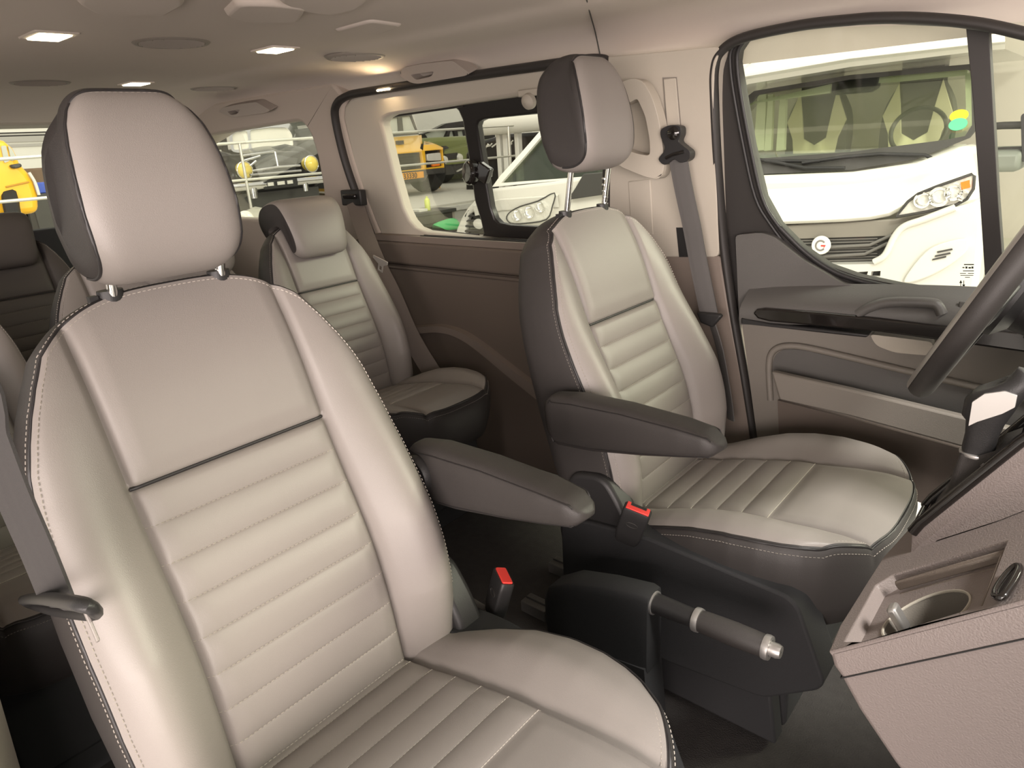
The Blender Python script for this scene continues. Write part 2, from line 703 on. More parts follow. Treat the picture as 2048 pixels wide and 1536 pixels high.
def cu_z(s, x):
    a = abs(s)
    W = interp(CU_W, x)
    z = cu_edge(x)
    deep = interp([(-.06, .0), (.05, .010), (.18, .028), (.30, .026), (.40, .012), (.47, .004)], x)
    c = INS + .004
    if a < c:
        z -= deep
        f = sstep(0, .03, c - a)
        if x < .275:
            ph = (.275 - x) / .051
            z += f * .006 * abs(math.sin(PI * ph)) ** .55
        else:
            z += f * .005 * sstep(.275, .30, x)
    else:
        q = (a - c) / (W - c)
        z -= deep * (1 - math.sin(min(q / .6, 1) * PI / 2))
        z += .006 * math.sin(min(q, 1) * PI) * interp([(-.06, 1), (.3, 1), (.46, .3)], x)
    z -= .008 * math.exp(-((a - c) / .0055) ** 2) * sstep(.47, .43, x)
    if x > .40:
        z -= .010 * ((x - .40) / .07) ** 2
    return z


def build_cushion(root, mats, detail=True):
    lines = [.275 - .051 * k for k in range(7)]
    xs = set(round(-.06 + i * .53 / 80, 5) for i in range(81))
    for l in lines:
        for d in (-.006, -.003, -.0015, 0, .0015, .003, .006):
            if l + d > -.06:
                xs.add(round(l + d, 5))
    xs = sorted(xs)
    xx = [xs[0]]
    for v in xs[1:]:
        if v - xx[-1] > .0011:
            xx.append(v)
    xx[-1] = .47
    c = INS + .004
    sa = [i / 40 * (c - .008) for i in range(41)] + [c - .005, c - .0025, c, c + .0025, c + .005, c + .009]
    nb = 22
    full = [('o', -k / nb) for k in range(nb, 0, -1)] + [('i', v) for v in [-x for x in sa[::-1]][:-1] + sa] + [('o', k / nb) for k in range(1, nb + 1)]
    P, ST = [], []
    for x in xx:
        k = max(0, (x - .08) / .39) ** 1.6
        W = interp(CU_W, x)
        r, rs = [], []
        for kind, v in full:
            s = v if kind == 'i' else math.copysign(lerp(c + .009, W, abs(v)), v)
            a = abs(s) / W
            x_ = x - k * .075 * a ** 3.4
            z = cu_z(s, x_)
            e = max(0, (a - .92) / .08)
            z -= .006 * e * e
            r.append(Vector((x_, s, z)))
            rs.append((x_, s, z))
        P.append(r)
        ST.append(rs)
    o1 = MB().grid(P, 0).build('cushion', mats['face'], root, smooth=60, world=True)
    per = [ST[i][0] for i in range(len(xx))] + [ST[-1][j] for j in range(1, len(full) - 1)] + [ST[i][-1] for i in range(len(xx) - 1, -1, -1)]
    p2 = [per[0]]
    for q in per[1:]:
        if math.hypot(q[0] - p2[-1][0], q[1] - p2[-1][1]) > .002:
            p2.append(q)
    per = p2
    n = len(per)
    nr = []
    for i in range(n):
        a, b = per[max(i - 4, 0)], per[min(i + 4, n - 1)]
        d = Vector((b[0] - a[0], b[1] - a[1], 0)).normalized()
        nr.append(Vector((-d.y, d.x, 0)))
    if nr[n // 2].x < 0:
        nr = [-v for v in nr]
    prof = [(-.001, 0, 0), (.004, -.005, 0), (.009, -.016, .0), (.013, -.035, .0), (.012, -.075, .2), (.004, -.115, .6), (-.012, -.16, 1), (-.03, -.17, 1)]
    R = []
    for (o, dz, m) in prof:
        R.append([Vector((p[0], p[1], lerp(p[2], .43, m) + dz)) + v * o for p, v in zip(per, nr)])
    sk = MB().grid(R, 0)
    last = R[-1]
    sk.add(last, [list(range(n))], 0)
    sk.build('side_skirt', mats['side'], o1, smooth=50, world=True)
    if not detail:
        return o1
    pp, st = MB(), MB()
    pp.tube([Vector(p) + v * .0035 + Vector((0, 0, -.0035)) for p, v in zip(per[::2], nr[::2])], .0022, 6)
    pp.build('piping', mats['pipe'], o1, smooth=60, world=True)
    ss = [-c + .002 + i * (2 * c - .004) / 40 for i in range(41)]
    for l in lines:
        if l < .0:
            continue
        pt = [Vector((l, s, cu_z(s, l))) for s in ss]
        dashes(st, pt, nrm=[Vector((0, 0, 1))] * len(pt), step=.0055, ln=.0048, lift=.0009, w=.0005)
    for off, dz in ((-.006, .0002), (.0095, -.015)):
        pt = [Vector((p[0], p[1], p[2] + dz)) + v * off for p, v in zip(per, nr)]
        dashes(st, pt, nrm=[(Vector((0, 0, 1)) + v * (.3 if off < 0 else 2)).normalized() for v in nr])
    st.build('stitching', mats['thread'], o1, smooth=0, world=True)
    return o1


def build_armrest(root, side, mats, ang=4.0):
    """padded folding arm; side = +1 on the left of the seat, -1 on the right"""
    yc = side * .292
    L0, L1 = -.10, .255
    N = 44
    P = []
    ca, sa_ = math.cos(rad(ang)), math.sin(rad(ang))
    for i in range(N + 1):
        u = i / N
        x = lerp(L0, L1, u)
        # height (upper, lower) and half width along the arm
        zt = interp([(0, .036), (.05, .050), (.2, .054), (.5, .048), (.8, .034), (.93, .024), (1, .004)], u)
        zb = interp([(0, -.030), (.06, -.052), (.3, -.050), (.6, -.038), (.85, -.024), (.95, -.018), (1, -.004)], u)
        hw = interp([(0, .018), (.04, .027), (.2, .032), (.8, .032), (.93, .028), (.98, .020), (1, .008)], u)
        r = []
        for k in range(28):
            th = 2 * PI * k / 28
            c_, s_ = math.cos(th), math.sin(th)
            e = .55
            yy = math.copysign(abs(c_) ** e, c_) * hw
            zz = (zt + zb) / 2 + math.copysign(abs(s_) ** e, s_) * (zt - zb) / 2
            r.append(Vector((ca * x - sa_ * zz, yc + yy, .592 + sa_ * (x - L0) + ca * zz)))
        P.append(r)
    mb = MB().grid(P, 0, cv=True)
    for e in (0, N):
        c = sum(P[e], Vector()) / 28
        mb.add(P[e] + [c], [[k, (k + 1) % 28, 28] for k in range(28)], 0)
    o = mb.build('armrest', mats['arm'], root, smooth=60, world=True)
    # sewn welt round both side panels
    st = MB()
    for kk in (0, 1):
        loop_t = [P[i][3 if kk == 0 else 11] for i in range(2, N - 1)]
        loop_b = [P[i][25 if kk == 0 else 17] for i in range(N - 2, 1, -1)]
        pth = loop_t + loop_b
        st.tube(catmull(pth, 2, True), .0011, 5, closed=True)
    st.build('welt', mats['pipe'], o, smooth=60, world=True)
    hub = MB().lathe([(.001, -.012), (.030, -.012), (.034, -.006), (.034, .006), (.030, .012), (.001, .012)], (L0 + .035, side * .262, .598), axis=(0, 1, 0), n=24)
    hub.build('pivot_cover', BLACKP, o, smooth=40, world=True)
    return o


def build_buckle(parent, base, top, slot_dir, openslot=True):
    """belt buckle with its red press button"""
    base, top = Vector(base), Vector(top)
    u = (top - base).normalized()
    sd = Vector(slot_dir)
    sd = (sd - u * sd.dot(u)).normalized()
    w = u.cross(sd)
    R = Matrix((sd, w, u)).transposed()
    b = MB()
    out = roundpoly([(-.026, -.012), (.026, -.012), (.026, .012), (-.026, .012)], .006, 4)
    h = (top - base).length
    secs = []
    for t, k in ((0, .72), (.06, .85), (.3, .97), (.8, 1.0), (.97, 1.0), (1.0, .94)):
        secs.append([base + u * (h * t) + R @ Vector((x * k, y * k, 0)) for x, y in out])
    b.grid(secs, 0, cv=True)
    b.add(secs[0], [list(range(len(out)))[::-1]], 0)
    b.add(secs[-1], [list(range(len(out)))], 0)
    ob = b.build('belt_buckle', BLACKP, parent, smooth=40, world=True)
    r = MB()
    rr = roundpoly([(-.022, -.009), (.022, -.009), (.022, .009), (-.022, .009)], .003, 3)
    if openslot:
        rr = [(-.022, -.010), (.022, -.010), (.022, .0095), (.015, .0095), (.015, .001), (-.015, .001), (-.015, .0095), (-.022, .0095)]
    r.prism([top + R @ Vector((x, y, -.006)) for x, y in rr], [top + R @ Vector((x, y, .0025)) for x, y in rr])
    r.build('release_button', RED, ob, smooth=30, bevel=.0012, world=True)
    e = MB()
    e.tube([top - u * .032 + R @ Vector((.011 * math.cos(a), -.0125, .005 * math.sin(a))) for a in [2 * PI * k / 24 for k in range(24)]], .0008, 6, closed=True)
    e.build('embossed_oval', RUBBER, ob, world=True)
    return ob


FM = dict(face=LEATHER, side=BLACKL, pipe=PIPE, thread=STITCH, arm=BLACKL)


def pedestal(root, inner):
    """seat box under the cushion, with the recliner cover on the inner side"""
    b = MB()
    out = [(-.03, -.20), (.36, -.20), (.36, .20), (-.03, .20)]
    b.prism([Vector((x, y, .012)) for x, y in out], [Vector((x * .98, y, .285)) for x, y in out])
    pb = b.build('seat_box', BLACKF, root, bevel=.012, world=True)
    m = MB()
    yo = inner * .262
    sh = roundpoly([(-.12, .30), (-.085, .46), (.0, .475), (.045, .41), (.075, .33), (.03, .25), (-.07, .235)], .03, 5)
    m.prism([Vector((x, yo, z)) for x, z in sh], [Vector((x, yo - inner * .05, z)) for x, z in sh])
    m.build('recliner_cover', BLACKP, root, bevel=.010, seg=3, world=True)
    return pb


def side_shield(root, inner):
    """big moulded shield beside the seat box"""
    m = MB()
    yo = inner * .275
    sh = [(-.10, .36), (-.03, .37), (.10, .382), (.365, .366), (.385, .352), (.437, .225), (.43, .205), (.34, .135), (.15, .115), (-.10, .12)]
    sh = roundpoly(sh, .018, 4)
    m.prism([Vector((x, yo, z)) for x, z in sh], [Vector((x, yo - inner * .075, z)) for x, z in sh])
    b = m.build('side_shield', BLACKF, root, bevel=.010, seg=3, world=True)
    m = MB()
    m.prism([Vector((x, yo - inner * .03, z)) for x, z in [(-.02, .012), (.36, .012), (.34, .15), (-.02, .15)]], [Vector((x, yo - inner * .07, z)) for x, z in [(-.02, .012), (.36, .012), (.34, .15), (-.02, .15)]])
    m.build('lower_skirt', BLACKF, b, bevel=.006, world=True)
    return b


def front_seat(loc, inner, lift, label):
    root = empty('car_seat', loc, label, 'seat')
    build_backrest(root, FM)
    build_headrest(root, lift, FM)
    build_cushion(root, FM)
    build_armrest(root, inner, FM)
    pedestal(root, inner)
    return root


seat_p = front_seat((-.721, -.44, 0), 1, 0.0, 'taupe leather front passenger seat with dark headrest sides, the nearest seat')
seat_d = front_seat((-.662, .44, 0), -1, .068, 'taupe leather driver seat beside the white window view, headrest raised on chrome posts')
side_shield(seat_d, -1)
side_shield(seat_p, 1)
pb0, pt0 = at_y(985, 1238, -.145), at_y(1008, 1152, -.125)
build_buckle(seat_p, pb0 - seat_p.location, pt0 - seat_p.location, (.75, -.55, -.2), False)
bs = MB()
bs.tube(catmull([at_y(905, 1190, -.16), at_y(945, 1215, -.155), pb0], 5), .012, 10, flat=(.5, 1.5))
bs.build('buckle_stalk', DARKL, seat_p, smooth=60)
db0, dt0 = at_y(1252, 1082, .155), at_y(1276, 1018, .155)
build_buckle(seat_d, db0 - seat_d.location, dt0 - seat_d.location, (.8, .3, -.4), True)

# ================================================================== THE VAN'S SHELL (setting)


def struct(o, label, cat):
    return set_props(o, label, cat, kind='structure')


def ceil_z(y):
    a = abs(y)
    z = 1.352 - .008 * sstep(.39, .46, a)
    if a > .60:
        z -= .058 * ((a - .60) / .19) ** 2
    return z


xs = [-3.42, -3.34, -3.22, -3.10, -3.0, -2.9] + [-2.8 + i * .2 for i in range(15)] + [.12, .2]
ys = [-.86 + i * 1.72 / 70 for i in range(71)]


def ceil_pt(x, y, up=0.0):
    drop = .075 * sstep(-2.85, -3.32, x) + .05 * sstep(-.05, .3, x)
    return Vector((x, y, ceil_z(y) - drop + up))


m = MB()
m.grid([[ceil_pt(x, y) for y in ys] for x in xs], 0)
m.grid([[ceil_pt(x, y, .03) for y in ys] for x in xs], 0)
struct(m.build('ceiling', HEADL, smooth=40), 'taupe cloth headliner of the van with a raised middle section', 'ceiling')
sm = MB()
sm.tube(catmull([ceil_pt(p.x, p.y, -.0005) for p in [at_z(1165, -30, 1.345), at_z(1180, 25, 1.345), at_z(1192, 62, 1.335), at_z(1204, 92, 1.315)]], 6), .0016, 6)
struct(sm.build('trim_1', PIPE), 'thin dark seam across the headliner above the driver seat headrest', 'trim')

fl = MB()
fl.box((-1.6, 0, -.02), (3.7, 1.80, .04))
struct(fl.build('floor', CARPET), 'dark carpet floor of the van', 'floor')

# ---- left side, rear quarter with its window
q = MB()
hole = px_w([(400, 273), (520, 253), (590, 242), (602, 243), (620, 265), (634, 310), (645, 370), (650, 420)], .05)
hole = hole + [(hole[-1][0] - .03, .84), (hole[0][0] - .10, .84), (hole[0][0] - .16, 1.08)]
hole = roundpoly(hole, [.05, 0, .02, .03, .02, .02, .02, .03, .04, .08, .08], 4)
wall_slab(q, [[(-3.40, .02)] + px_w([(830, 900), (815, 660), (790, 560), (762, 470), (730, 390), (706, 315), (684, 235), (690, 196)], .05) + [(-2.1, 1.325), (-3.40, 1.325)], hole], .05, .06)
rear_wall = struct(q.build('wall_left', SIDEP, bevel=.012, seg=3), 'taupe trimmed side panel round the rear quarter window', 'wall')
g = MB()
slab(g, [[(hole[0][0] - .25, .80), (-2.25, .80), (-2.25, 1.26), (hole[0][0] - .25, 1.26)]], lambda a, b: Vector((a, yw(b, -.03), b)), lambda a, b: Vector((a, yw(b, -.034), b)))
struct(g.build('window_2', GLASS), 'rear quarter window glass looking out to the black classic car', 'window')

# ---- sliding door
DOOR2 = empty('door_2', (-1.5, .86, .0))
struct(DOOR2, 'sliding side door with cream upper trim, brown lower panel and split window', 'door')
m = MB()
outl = px_w([(1262, 112), (1000, 147), (720, 190), (700, 197), (688, 212), (686, 235), (708, 330), (740, 420), (768, 482), (1000, 505), (1262, 525)], .045)
win = px_w([(762, 246), (768, 236), (782, 229), (920, 209), (1100, 183), (1255, 162), (1255, 490), (1000, 480), (850, 463), (832, 456), (818, 440), (806, 415), (786, 345)], .045)
wall_slab(m, [outl, win], .045, .045)
m.build('upper_trim', CREAM, DOOR2, bevel=.014, seg=3)
m = MB()
fr_o = px_w([(895, 208), (1100, 179), (1258, 158), (1258, 492), (1000, 484), (960, 480), (968, 466), (962, 440), (950, 400), (936, 300), (926, 240), (918, 222), (908, 213)], 0)
fr_h = px_w([(955, 252), (958, 243), (968, 238), (1090, 226), (1245, 210), (1245, 462), (1020, 450), (1000, 446), (990, 436), (982, 415), (968, 330)], 0)
wall_slab(m, [fr_o, fr_h], .004, .03)
m.build('sliding_window_frame', TINT, DOOR2, bevel=.006)
m = MB()
slab(m, [px_w([(740, 215), (1258, 150), (1258, 500), (740, 480)], 0)], lambda a, b: Vector((a, yw(b, -.032), b)), lambda a, b: Vector((a, yw(b, -.036), b)))
m.build('window_pane', GLASS, DOOR2)
m = MB()
pts = px_w([(930, 211), (900, 216), (785, 233), (770, 240), (764, 250), (790, 345), (810, 412), (822, 437), (836, 453), (860, 460), (960, 470)], 0)
m.tube(catmull([Vector((a, yw(b, .006), b)) for a, b in pts], 4), .004, 8)
m.build('window_seal', RUBBER, DOOR2)
k = at_w(960, 345, .02)
m = MB()
m.lathe([(.001, 0), (.034, 0), (.038, .006), (.038, .022), (.032, .030), (.001, .032)], k + Vector((-.022, .0, 0)), axis=(-.35, -1, .1), n=28)
m.box(k + Vector((.028, -.012, .0)), (.05, .022, .05), R=Matrix.Rotation(.5, 3, 'Y'))
m.box(k + Vector((.005, .012, -.0)), (.06, .02, .03))
m.build('window_latch', GLOSSB, DOOR2, bevel=.004)
# belt-line shelf and lower panels
m = MB()
sh = [at_w(772, 480, .05), at_w(1262, 512, .05)]
m.box((-1.50, .835, .797), (1.10, .11, .022))
for k in range(3):
    m.box((-1.50, .795 + .018 * k, .8095), (.62, .005, .003), 1)
m.build('window_shelf', [BROWNM, PIPE], DOOR2, bevel=.004)
m = MB()
m.prism([Vector((x, .775, z)) for x, z in [(-2.16, .705), (-.97, .705), (-.97, .786), (-2.16, .786)]], [Vector((x, .88, z)) for x, z in [(-2.16, .705), (-.97, .705), (-.97, .786), (-2.16, .786)]])
m.build('belt_line_panel', BROWNP, DOOR2, bevel=.010, seg=3)
m = MB()
lo = [(-2.20, .04), (-.95, .04), (-.95, .700), (-2.20, .700)]
m.prism([Vector((x, .795, z)) for x, z in lo], [Vector((x, .88, z)) for x, z in lo])
m.box((-1.56, .792, .690), (1.20, .012, .014))
m.build('lower_panel', BROWNP, DOOR2, bevel=.006)
m = MB()
top = px_w([(820, 654), (860, 650), (890, 652), (925, 664), (965, 690), (1035, 745), (1110, 800)], .085)
bot = px_w([(820, 672), (860, 667), (890, 669), (920, 680), (955, 704), (1030, 766), (1110, 830)], .085)
P = [[Vector((a[0], .80, a[1])), Vector((a[0], .772, a[1] - .004)), Vector((b[0], .772, b[1] + .004)), Vector((b[0], .80, b[1]))] for a, b in zip(c2(top, 5, False), c2(bot, 5, False))]
m.grid(P, 0)
m.build('contour_strip', BROWNM, DOOR2, smooth=60)
# door seal on the rear edge and over the top
m = MB()
sp = [at_w(x, y, .055) for x, y in [(1216, 430), (1216, 220), (1212, 136), (1196, 119), (1110, 128), (900, 158), (730, 184), (697, 191), (676, 206), (672, 235), (690, 315), (715, 390), (745, 470), (775, 560), (800, 660)]]
m.tube(catmull(sp, 6), .016, 10, flat=(.8, 1.2))
struct(m.build('trim_2', RUBBER, smooth=60), 'black rubber seal round the sliding door opening', 'trim')
# coat hook on the door trim
hk = at_w(1062, 190, .05)
m = MB()
m.box(hk + Vector((0, -.004, .006)), (.075, .014, .018))
m.lathe([(.001, 0), (.022, 0), (.020, .014), (.012, .022), (.001, .024)], hk + Vector((0, -.004, -.014)), axis=(0, -1, -.3), n=20)
m.build('coat_hook', CREAM, DOOR2, bevel=.003)

# ---- B-pillar on the driver's side
WB = empty('wall_front_pillar', (-.85, .82, 0))
WB.name = 'wall_left_pillar'
struct(WB, 'pillar between driver door and sliding door, cream above and brown below', 'wall')
m = MB()
wall_slab(m, [roundpoly(px_w([(1216, 113), (1300, 106), (1445, 92), (1428, 130), (1426, 200), (1432, 350), (1438, 514), (1335, 514), (1210, 520)], .06), [0, .02, .02, .03, .03, .03, .015, .01, 0], 3)], .06, .07)
m.build('upper_trim', CREAM, WB, bevel=.010, seg=3)
m = MB()
wall_slab(m, [px_w([(1200, 512), (1440, 512), (1462, 640), (1494, 800), (1505, 900), (1180, 900)], .058)], .058, .07)
m.build('lower_trim', BROWNM, WB, bevel=.006)
m = MB()
wall_slab(m, [px_w([(1327, 157), (1351, 156), (1360, 262), (1335, 262)], .064)], .064, .01)
bhs = m.build('belt_height_slide', CREAM, WB, bevel=.002)
m = MB()
wall_slab(m, [px_w([(1325, 155), (1353, 154), (1363, 264), (1333, 264)], .062)], .062, .01)
m.build('slide_gap', GREYT, bhs)
m = MB()
wall_slab(m, [px_w([(1256, 362), (1300, 358), (1306, 470), (1262, 470)], .064)], .064, .01)
m.build('inspection_cover', CREAM, WB, bevel=.003)
m = MB()
wall_slab(m, [px_w([(1352, 455), (1371, 455), (1380, 514), (1358, 514)], .0615)], .0615, .01)
m.build('belt_slot', BLACKP, WB)
# small light airbag tag on the trim edge by the seat
GH = MB()
o_ = px_w([(1232, 168), (1262, 156), (1284, 160), (1303, 190), (1318, 240), (1326, 300), (1328, 340), (1318, 360), (1290, 354), (1232, 330)], .105)
h_ = px_w([(1240, 212), (1262, 204), (1274, 196), (1290, 232), (1299, 280), (1300, 312), (1276, 308), (1240, 296)], .105)
wall_slab(GH, [roundpoly(o_, .02, 4), roundpoly(h_, .012, 4)], .105, .036)
gho = GH.build('grab_handle', CREAM, smooth=50, bevel=.007, seg=3)
set_props(gho, 'large cream grab handle on the pillar behind the driver headrest', 'handle')

# ---- driver's door
DOOR1 = empty('door_1', (-.4, .86, 0))
struct(DOOR1, "driver's door with black window frame, gloss strip, pull handle and map pocket", 'door')
m = MB()
outer = px_w([(1428, 140), (1440, 106), (1486, 78), (1600, 54), (1700, 42), (1760, 38), (1850, 40), (1960, 52), (2060, 74), (2120, 100), (2140, 640), (1960, 640), (1480, 640), (1447, 480), (1434, 300)], .0)
glass1 = px_w([(1477, 122), (1480, 100), (1492, 82), (1510, 74), (1600, 58), (1700, 49), (1770, 46), (1934, 54), (1948, 200), (1962, 400), (1974, 588), (1880, 580), (1800, 568), (1720, 551), (1660, 530), (1605, 492), (1560, 446), (1530, 392), (1506, 290)], .0)
glass2 = px_w([(1979, 60), (2060, 84), (2110, 110), (2120, 600), (2012, 590), (1998, 400)], .0)
wall_slab(m, [outer, glass1, glass2], .012, .035)
m.build('window_frame', RUBBER, DOOR1, bevel=.006, seg=3)
m = MB()
slab(m, [px_w([(1450, 60), (2130, 40), (2130, 640), (1450, 640)], 0)], lambda a, b: Vector((a, yw(b, -.016), b)), lambda a, b: Vector((a, yw(b, -.020), b)))
pane1 = m.build('window_pane', GLASS, DOOR1)
m = MB()                                   # inner run channel ridges of the frame
for (dx, r_) in ((0, .005), (-14, .004)):
    pp = [(1474 + dx, 124), (1477 + dx, 100), (1489 + dx, 81), (1508, 72 + dx * .15)]
    pp = [(1700 + dx, 556 - dx), (1650 + dx, 534 - dx), (1600 + dx, 498 - dx * .6), (1554 + dx, 448), (1524 + dx, 394), (1500 + dx, 290), (1480 + dx, 180)] + pp[:3]
    m.tube(catmull([at_w(x, y, .016) for x, y in pp], 4), r_, 8)
m.build('glass_run_channel', BLACKP, DOOR1, smooth=60)
m = MB()
m.tube(catmull([at_w(x, y, .018) for x, y in [(1560, 455), (1610, 504), (1664, 541), (1722, 562), (1800, 579), (1880, 590), (1980, 602), (2060, 612)]], 5), .007, 8)
m.build('waist_seal', BLACKP, DOOR1, smooth=60)
m = MB()
wall_slab(m, [roundpoly(px_w([(1470, 470), (1524, 465), (1548, 474), (1606, 520), (1684, 566), (1760, 584), (1900, 599), (2100, 618), (2100, 640), (1478, 640)], .04), [.012, .015, .01, .01, .01, .01, 0, 0, 0, 0], 3)], .04, .05)
m.build('upper_panel', GREYU, DOOR1, bevel=.012, seg=4)
# armrest ledge, its section swept along the door
prof = [(.035, .060), (.062, .040), (.088, .018), (.098, .0), (.100, -.030), (.092, -.052), (.05, -.058)]
cl = [at_w(x, y, .09) for x, y in [(1482, 618), (1600, 616), (1750, 619), (1900, 626), (2090, 640)]]
P = []
for i, c in enumerate(catmull(cl, 4)):
    k = 1.0
    P.append([Vector((c.x, .86 - d * k, c.z + z * .75)) for d, z in prof])
m = MB().grid(P, 0)
m.add(P[0], [list(range(len(prof)))], 0)
m.build('armrest_ledge', GREYU, DOOR1, smooth=50)
m = MB()
ws = px_w([(1506, 626), (1514, 618), (1530, 616), (1640, 624), (1760, 636), (1905, 654), (2100, 672), (2100, 712), (1905, 684), (1760, 664), (1640, 652), (1540, 643), (1516, 637)], .104)
slab(m, [ws], lambda a, b: Vector((a, .752, b)), lambda a, b: Vector((a, .80, b)))
m.build('gloss_trim_strip', GLOSSB, DOOR1, bevel=.005, seg=3)
m = MB()
slab(m, [px_w([(1484, 634), (1540, 646), (1640, 656), (1740, 668), (1734, 674), (1640, 664), (1484, 646)], .095)], lambda a, b: Vector((a, .758, b)), lambda a, b: Vector((a, .80, b)))
m.build('lower_lip', BLACKP, DOOR1, bevel=.003)
m = MB()
wall_slab(m, [px_w([(1482, 640), (2100, 700), (2100, 1080), (1560, 905), (1516, 895)], .05)], .05, .04)
m.build('lower_panel', GREYT, DOOR1, bevel=.008)
m = MB()
hp = [at_y(x, y, .765) for x, y in [(1716, 628), (1738, 616), (1765, 607), (1800, 604), (1860, 606), (1876, 612), (1884, 628)]]
m.tube(catmull(hp, 5), [.011] * 31, 12, flat=(1.0, 1.1))
m.build('pull_handle', GREYU, DOOR1, smooth=60)
m = MB()
pk = px_w([(1738, 668), (1868, 684), (1862, 712), (1790, 706), (1752, 692)], .075)
slab(m, [roundpoly(pk, .012, 4)], lambda a, b: Vector((a, .785, b)), lambda a, b: Vector((a, .82, b)))
m.build('finger_recess', CREAM, DOOR1, bevel=.006, seg=3)
# map pocket: dark recess and the pocket wall in front of it
m = MB()
rc = px_w([(1546, 744), (1546, 722), (1554, 706), (1572, 697), (1610, 700), (1830, 752), (2100, 815), (2100, 905), (1930, 832), (1700, 778)], .052)
slab(m, [roundpoly(rc, .012, 4)], lambda a, b: Vector((a, .806, b)), lambda a, b: Vector((a, .83, b)))
m.build('pocket_recess', GREYU, DOOR1, bevel=.005)
m = MB()
m.tube(catmull([at_y(x, y, .805) for x, y in [(1541, 800), (1538, 745), (1540, 714), (1552, 698), (1574, 692), (1612, 695), (1700, 715), (1830, 746), (2090, 806)]], 5), .008, 8)
m.build('pocket_rim', GREYT, DOOR1, smooth=60)
m = MB()
pw = px_w([(1541, 744), (1700, 780), (1930, 836), (2100, 878), (2100, 960), (1930, 897), (1700, 834), (1556, 799)], .11)
slab(m, [pw], lambda a, b: Vector((a, .752, b)), lambda a, b: Vector((a, .775, b)))
m.build('map_pocket', GREYT, DOOR1, bevel=.005)
m = MB()
pw = px_w([(1556, 800), (1700, 836), (1930, 899), (2100, 962), (2100, 1100), (1560, 900)], .06)
slab(m, [pw], lambda a, b: Vector((a, .797, b)), lambda a, b: Vector((a, .82, b)))
m.build('kick_panel', BROWNP, DOOR1)
m = MB()
sw = at_y(1938, 613, .775)
m.box(sw, (.036, .008, .020))
m.box(sw + Vector((.004, -.004, 0)), (.012, .008, .012), 1)
m.build('lock_button', [GREYU, GLOSSB], DOOR1, bevel=.003)
# small etched marks low in the glass
m = MB()


def etch(x, y, w, h):
    a = px_w([(x, y), (x + w, y), (x + w, y + h), (x, y + h)], -.0155)
    slab(m, [a], lambda p, q_: Vector((p, yw(q_, -.0145), q_)), lambda p, q_: Vector((p, yw(q_, -.0155), q_)))


for (x, y, w, h) in [(1928, 528, 20, 2), (1925, 534, 4, 2), (1931, 533, 4, 4), (1937, 534, 5, 3), (1943, 533, 4, 4), (1926, 541, 22, 1.5), (1920, 546, 12, 1.2), (1936, 546, 12, 1.2), (1921, 550, 26, 1.2), (1930, 554, 10, 1.2), (1921, 566, 1.3, 9), (1927, 561, 1.3, 9)]:
    etch(x, y, w, h)
for tri in ([(1918.5, 566), (1924.7, 566), (1921.6, 560)], [(1924.5, 569), (1930.7, 569), (1927.6, 575)]):
    slab(m, [px_w(tri, -.0155)], lambda p, q_: Vector((p, yw(q_, -.0145), q_)), lambda p, q_: Vector((p, yw(q_, -.0155), q_)))
m.build('etched_mark', PIPE, pane1, smooth=0)
m = MB()
sp = [at_w(x, y, .045) for x, y in [(1512, 900), (1490, 760), (1466, 620), (1447, 480), (1434, 320), (1428, 200), (1428, 140), (1441, 104), (1486, 76), (1600, 51), (1700, 40), (1760, 36), (1850, 37), (1960, 48), (2060, 70)]]
m.tube(catmull(sp, 6), .013, 10, flat=(.8, 1.2))
struct(m.build('trim_3', RUBBER, smooth=60), 'black rubber seal round the driver door opening', 'trim')

# ---- passenger side: pillar beside the near seat, wall with windows, tailgate
m = MB()
rh = roundpoly([(-2.05, .82), (-1.02, .82), (-1.02, 1.20), (-2.05, 1.20)], .06, 4)
rh2 = roundpoly([(-3.15, .84), (-2.35, .84), (-2.42, 1.19), (-3.15, 1.19)], .06, 4)
slab(m, [[(-3.40, .02), (-.98, .02), (-.98, 1.325), (-3.40, 1.325)], rh, rh2], lambda a, b: Vector((a, -yw(b, .05), b)), lambda a, b: Vector((a, -yw(b, -.01), b)))
struct(m.build('wall_right', SIDEP, bevel=.010), 'passenger side wall of the van behind the front seats', 'wall')
m = MB()
pl = [(-1.0, .02), (-.80, .02), (-.83, .55), (-.90, 1.325), (-1.02, 1.325)]
m.prism([Vector((x, -yw(z, .07), z)) for x, z in pl], [Vector((x, -yw(z, -.01), z)) for x, z in pl])
struct(m.build('wall_right_pillar', CREAM, bevel=.014, seg=3), 'cream pillar at the lower left edge beside the near seat', 'wall')
m = MB()
m.prism([Vector((-3.30, y, z)) for y, z in [(-.80, 1.270), (.80, 1.270), (.80, 1.34), (-.80, 1.34)]], [Vector((-3.42, y, z)) for y, z in [(-.80, 1.262), (.80, 1.262), (.80, 1.34), (-.80, 1.34)]])
for s in (-1, 1):
    m.prism([Vector((-3.34, s * y, z)) for y, z in [(.62, .86), (.86, .86), (.80, 1.27), (.58, 1.27)]], [Vector((-3.42, s * y, z)) for y, z in [(.62, .86), (.86, .86), (.80, 1.27), (.58, 1.27)]])
struct(m.build('wall_rear', CREAM, bevel=.008), 'cream tailgate trim round the rear window', 'wall')
m = MB()
m.prism([Vector((-3.34, y, z)) for y, z in [(-.86, .02), (.86, .02), (.86, .87), (-.86, .87)]], [Vector((-3.42, y, z)) for y, z in [(-.86, .02), (.86, .02), (.86, .87), (-.86, .87)]])
struct(m.build('wall_rear_lower', BLACKF, bevel=.01), 'black lower tailgate panel behind the third row seats', 'wall')
m = MB()
m.box((-3.40, 0, 1.07), (.004, 1.24, .44))
for z in (1.247, 1.236):
    m.box((-3.392, 0, z), (.006, 1.2, .004), 1)
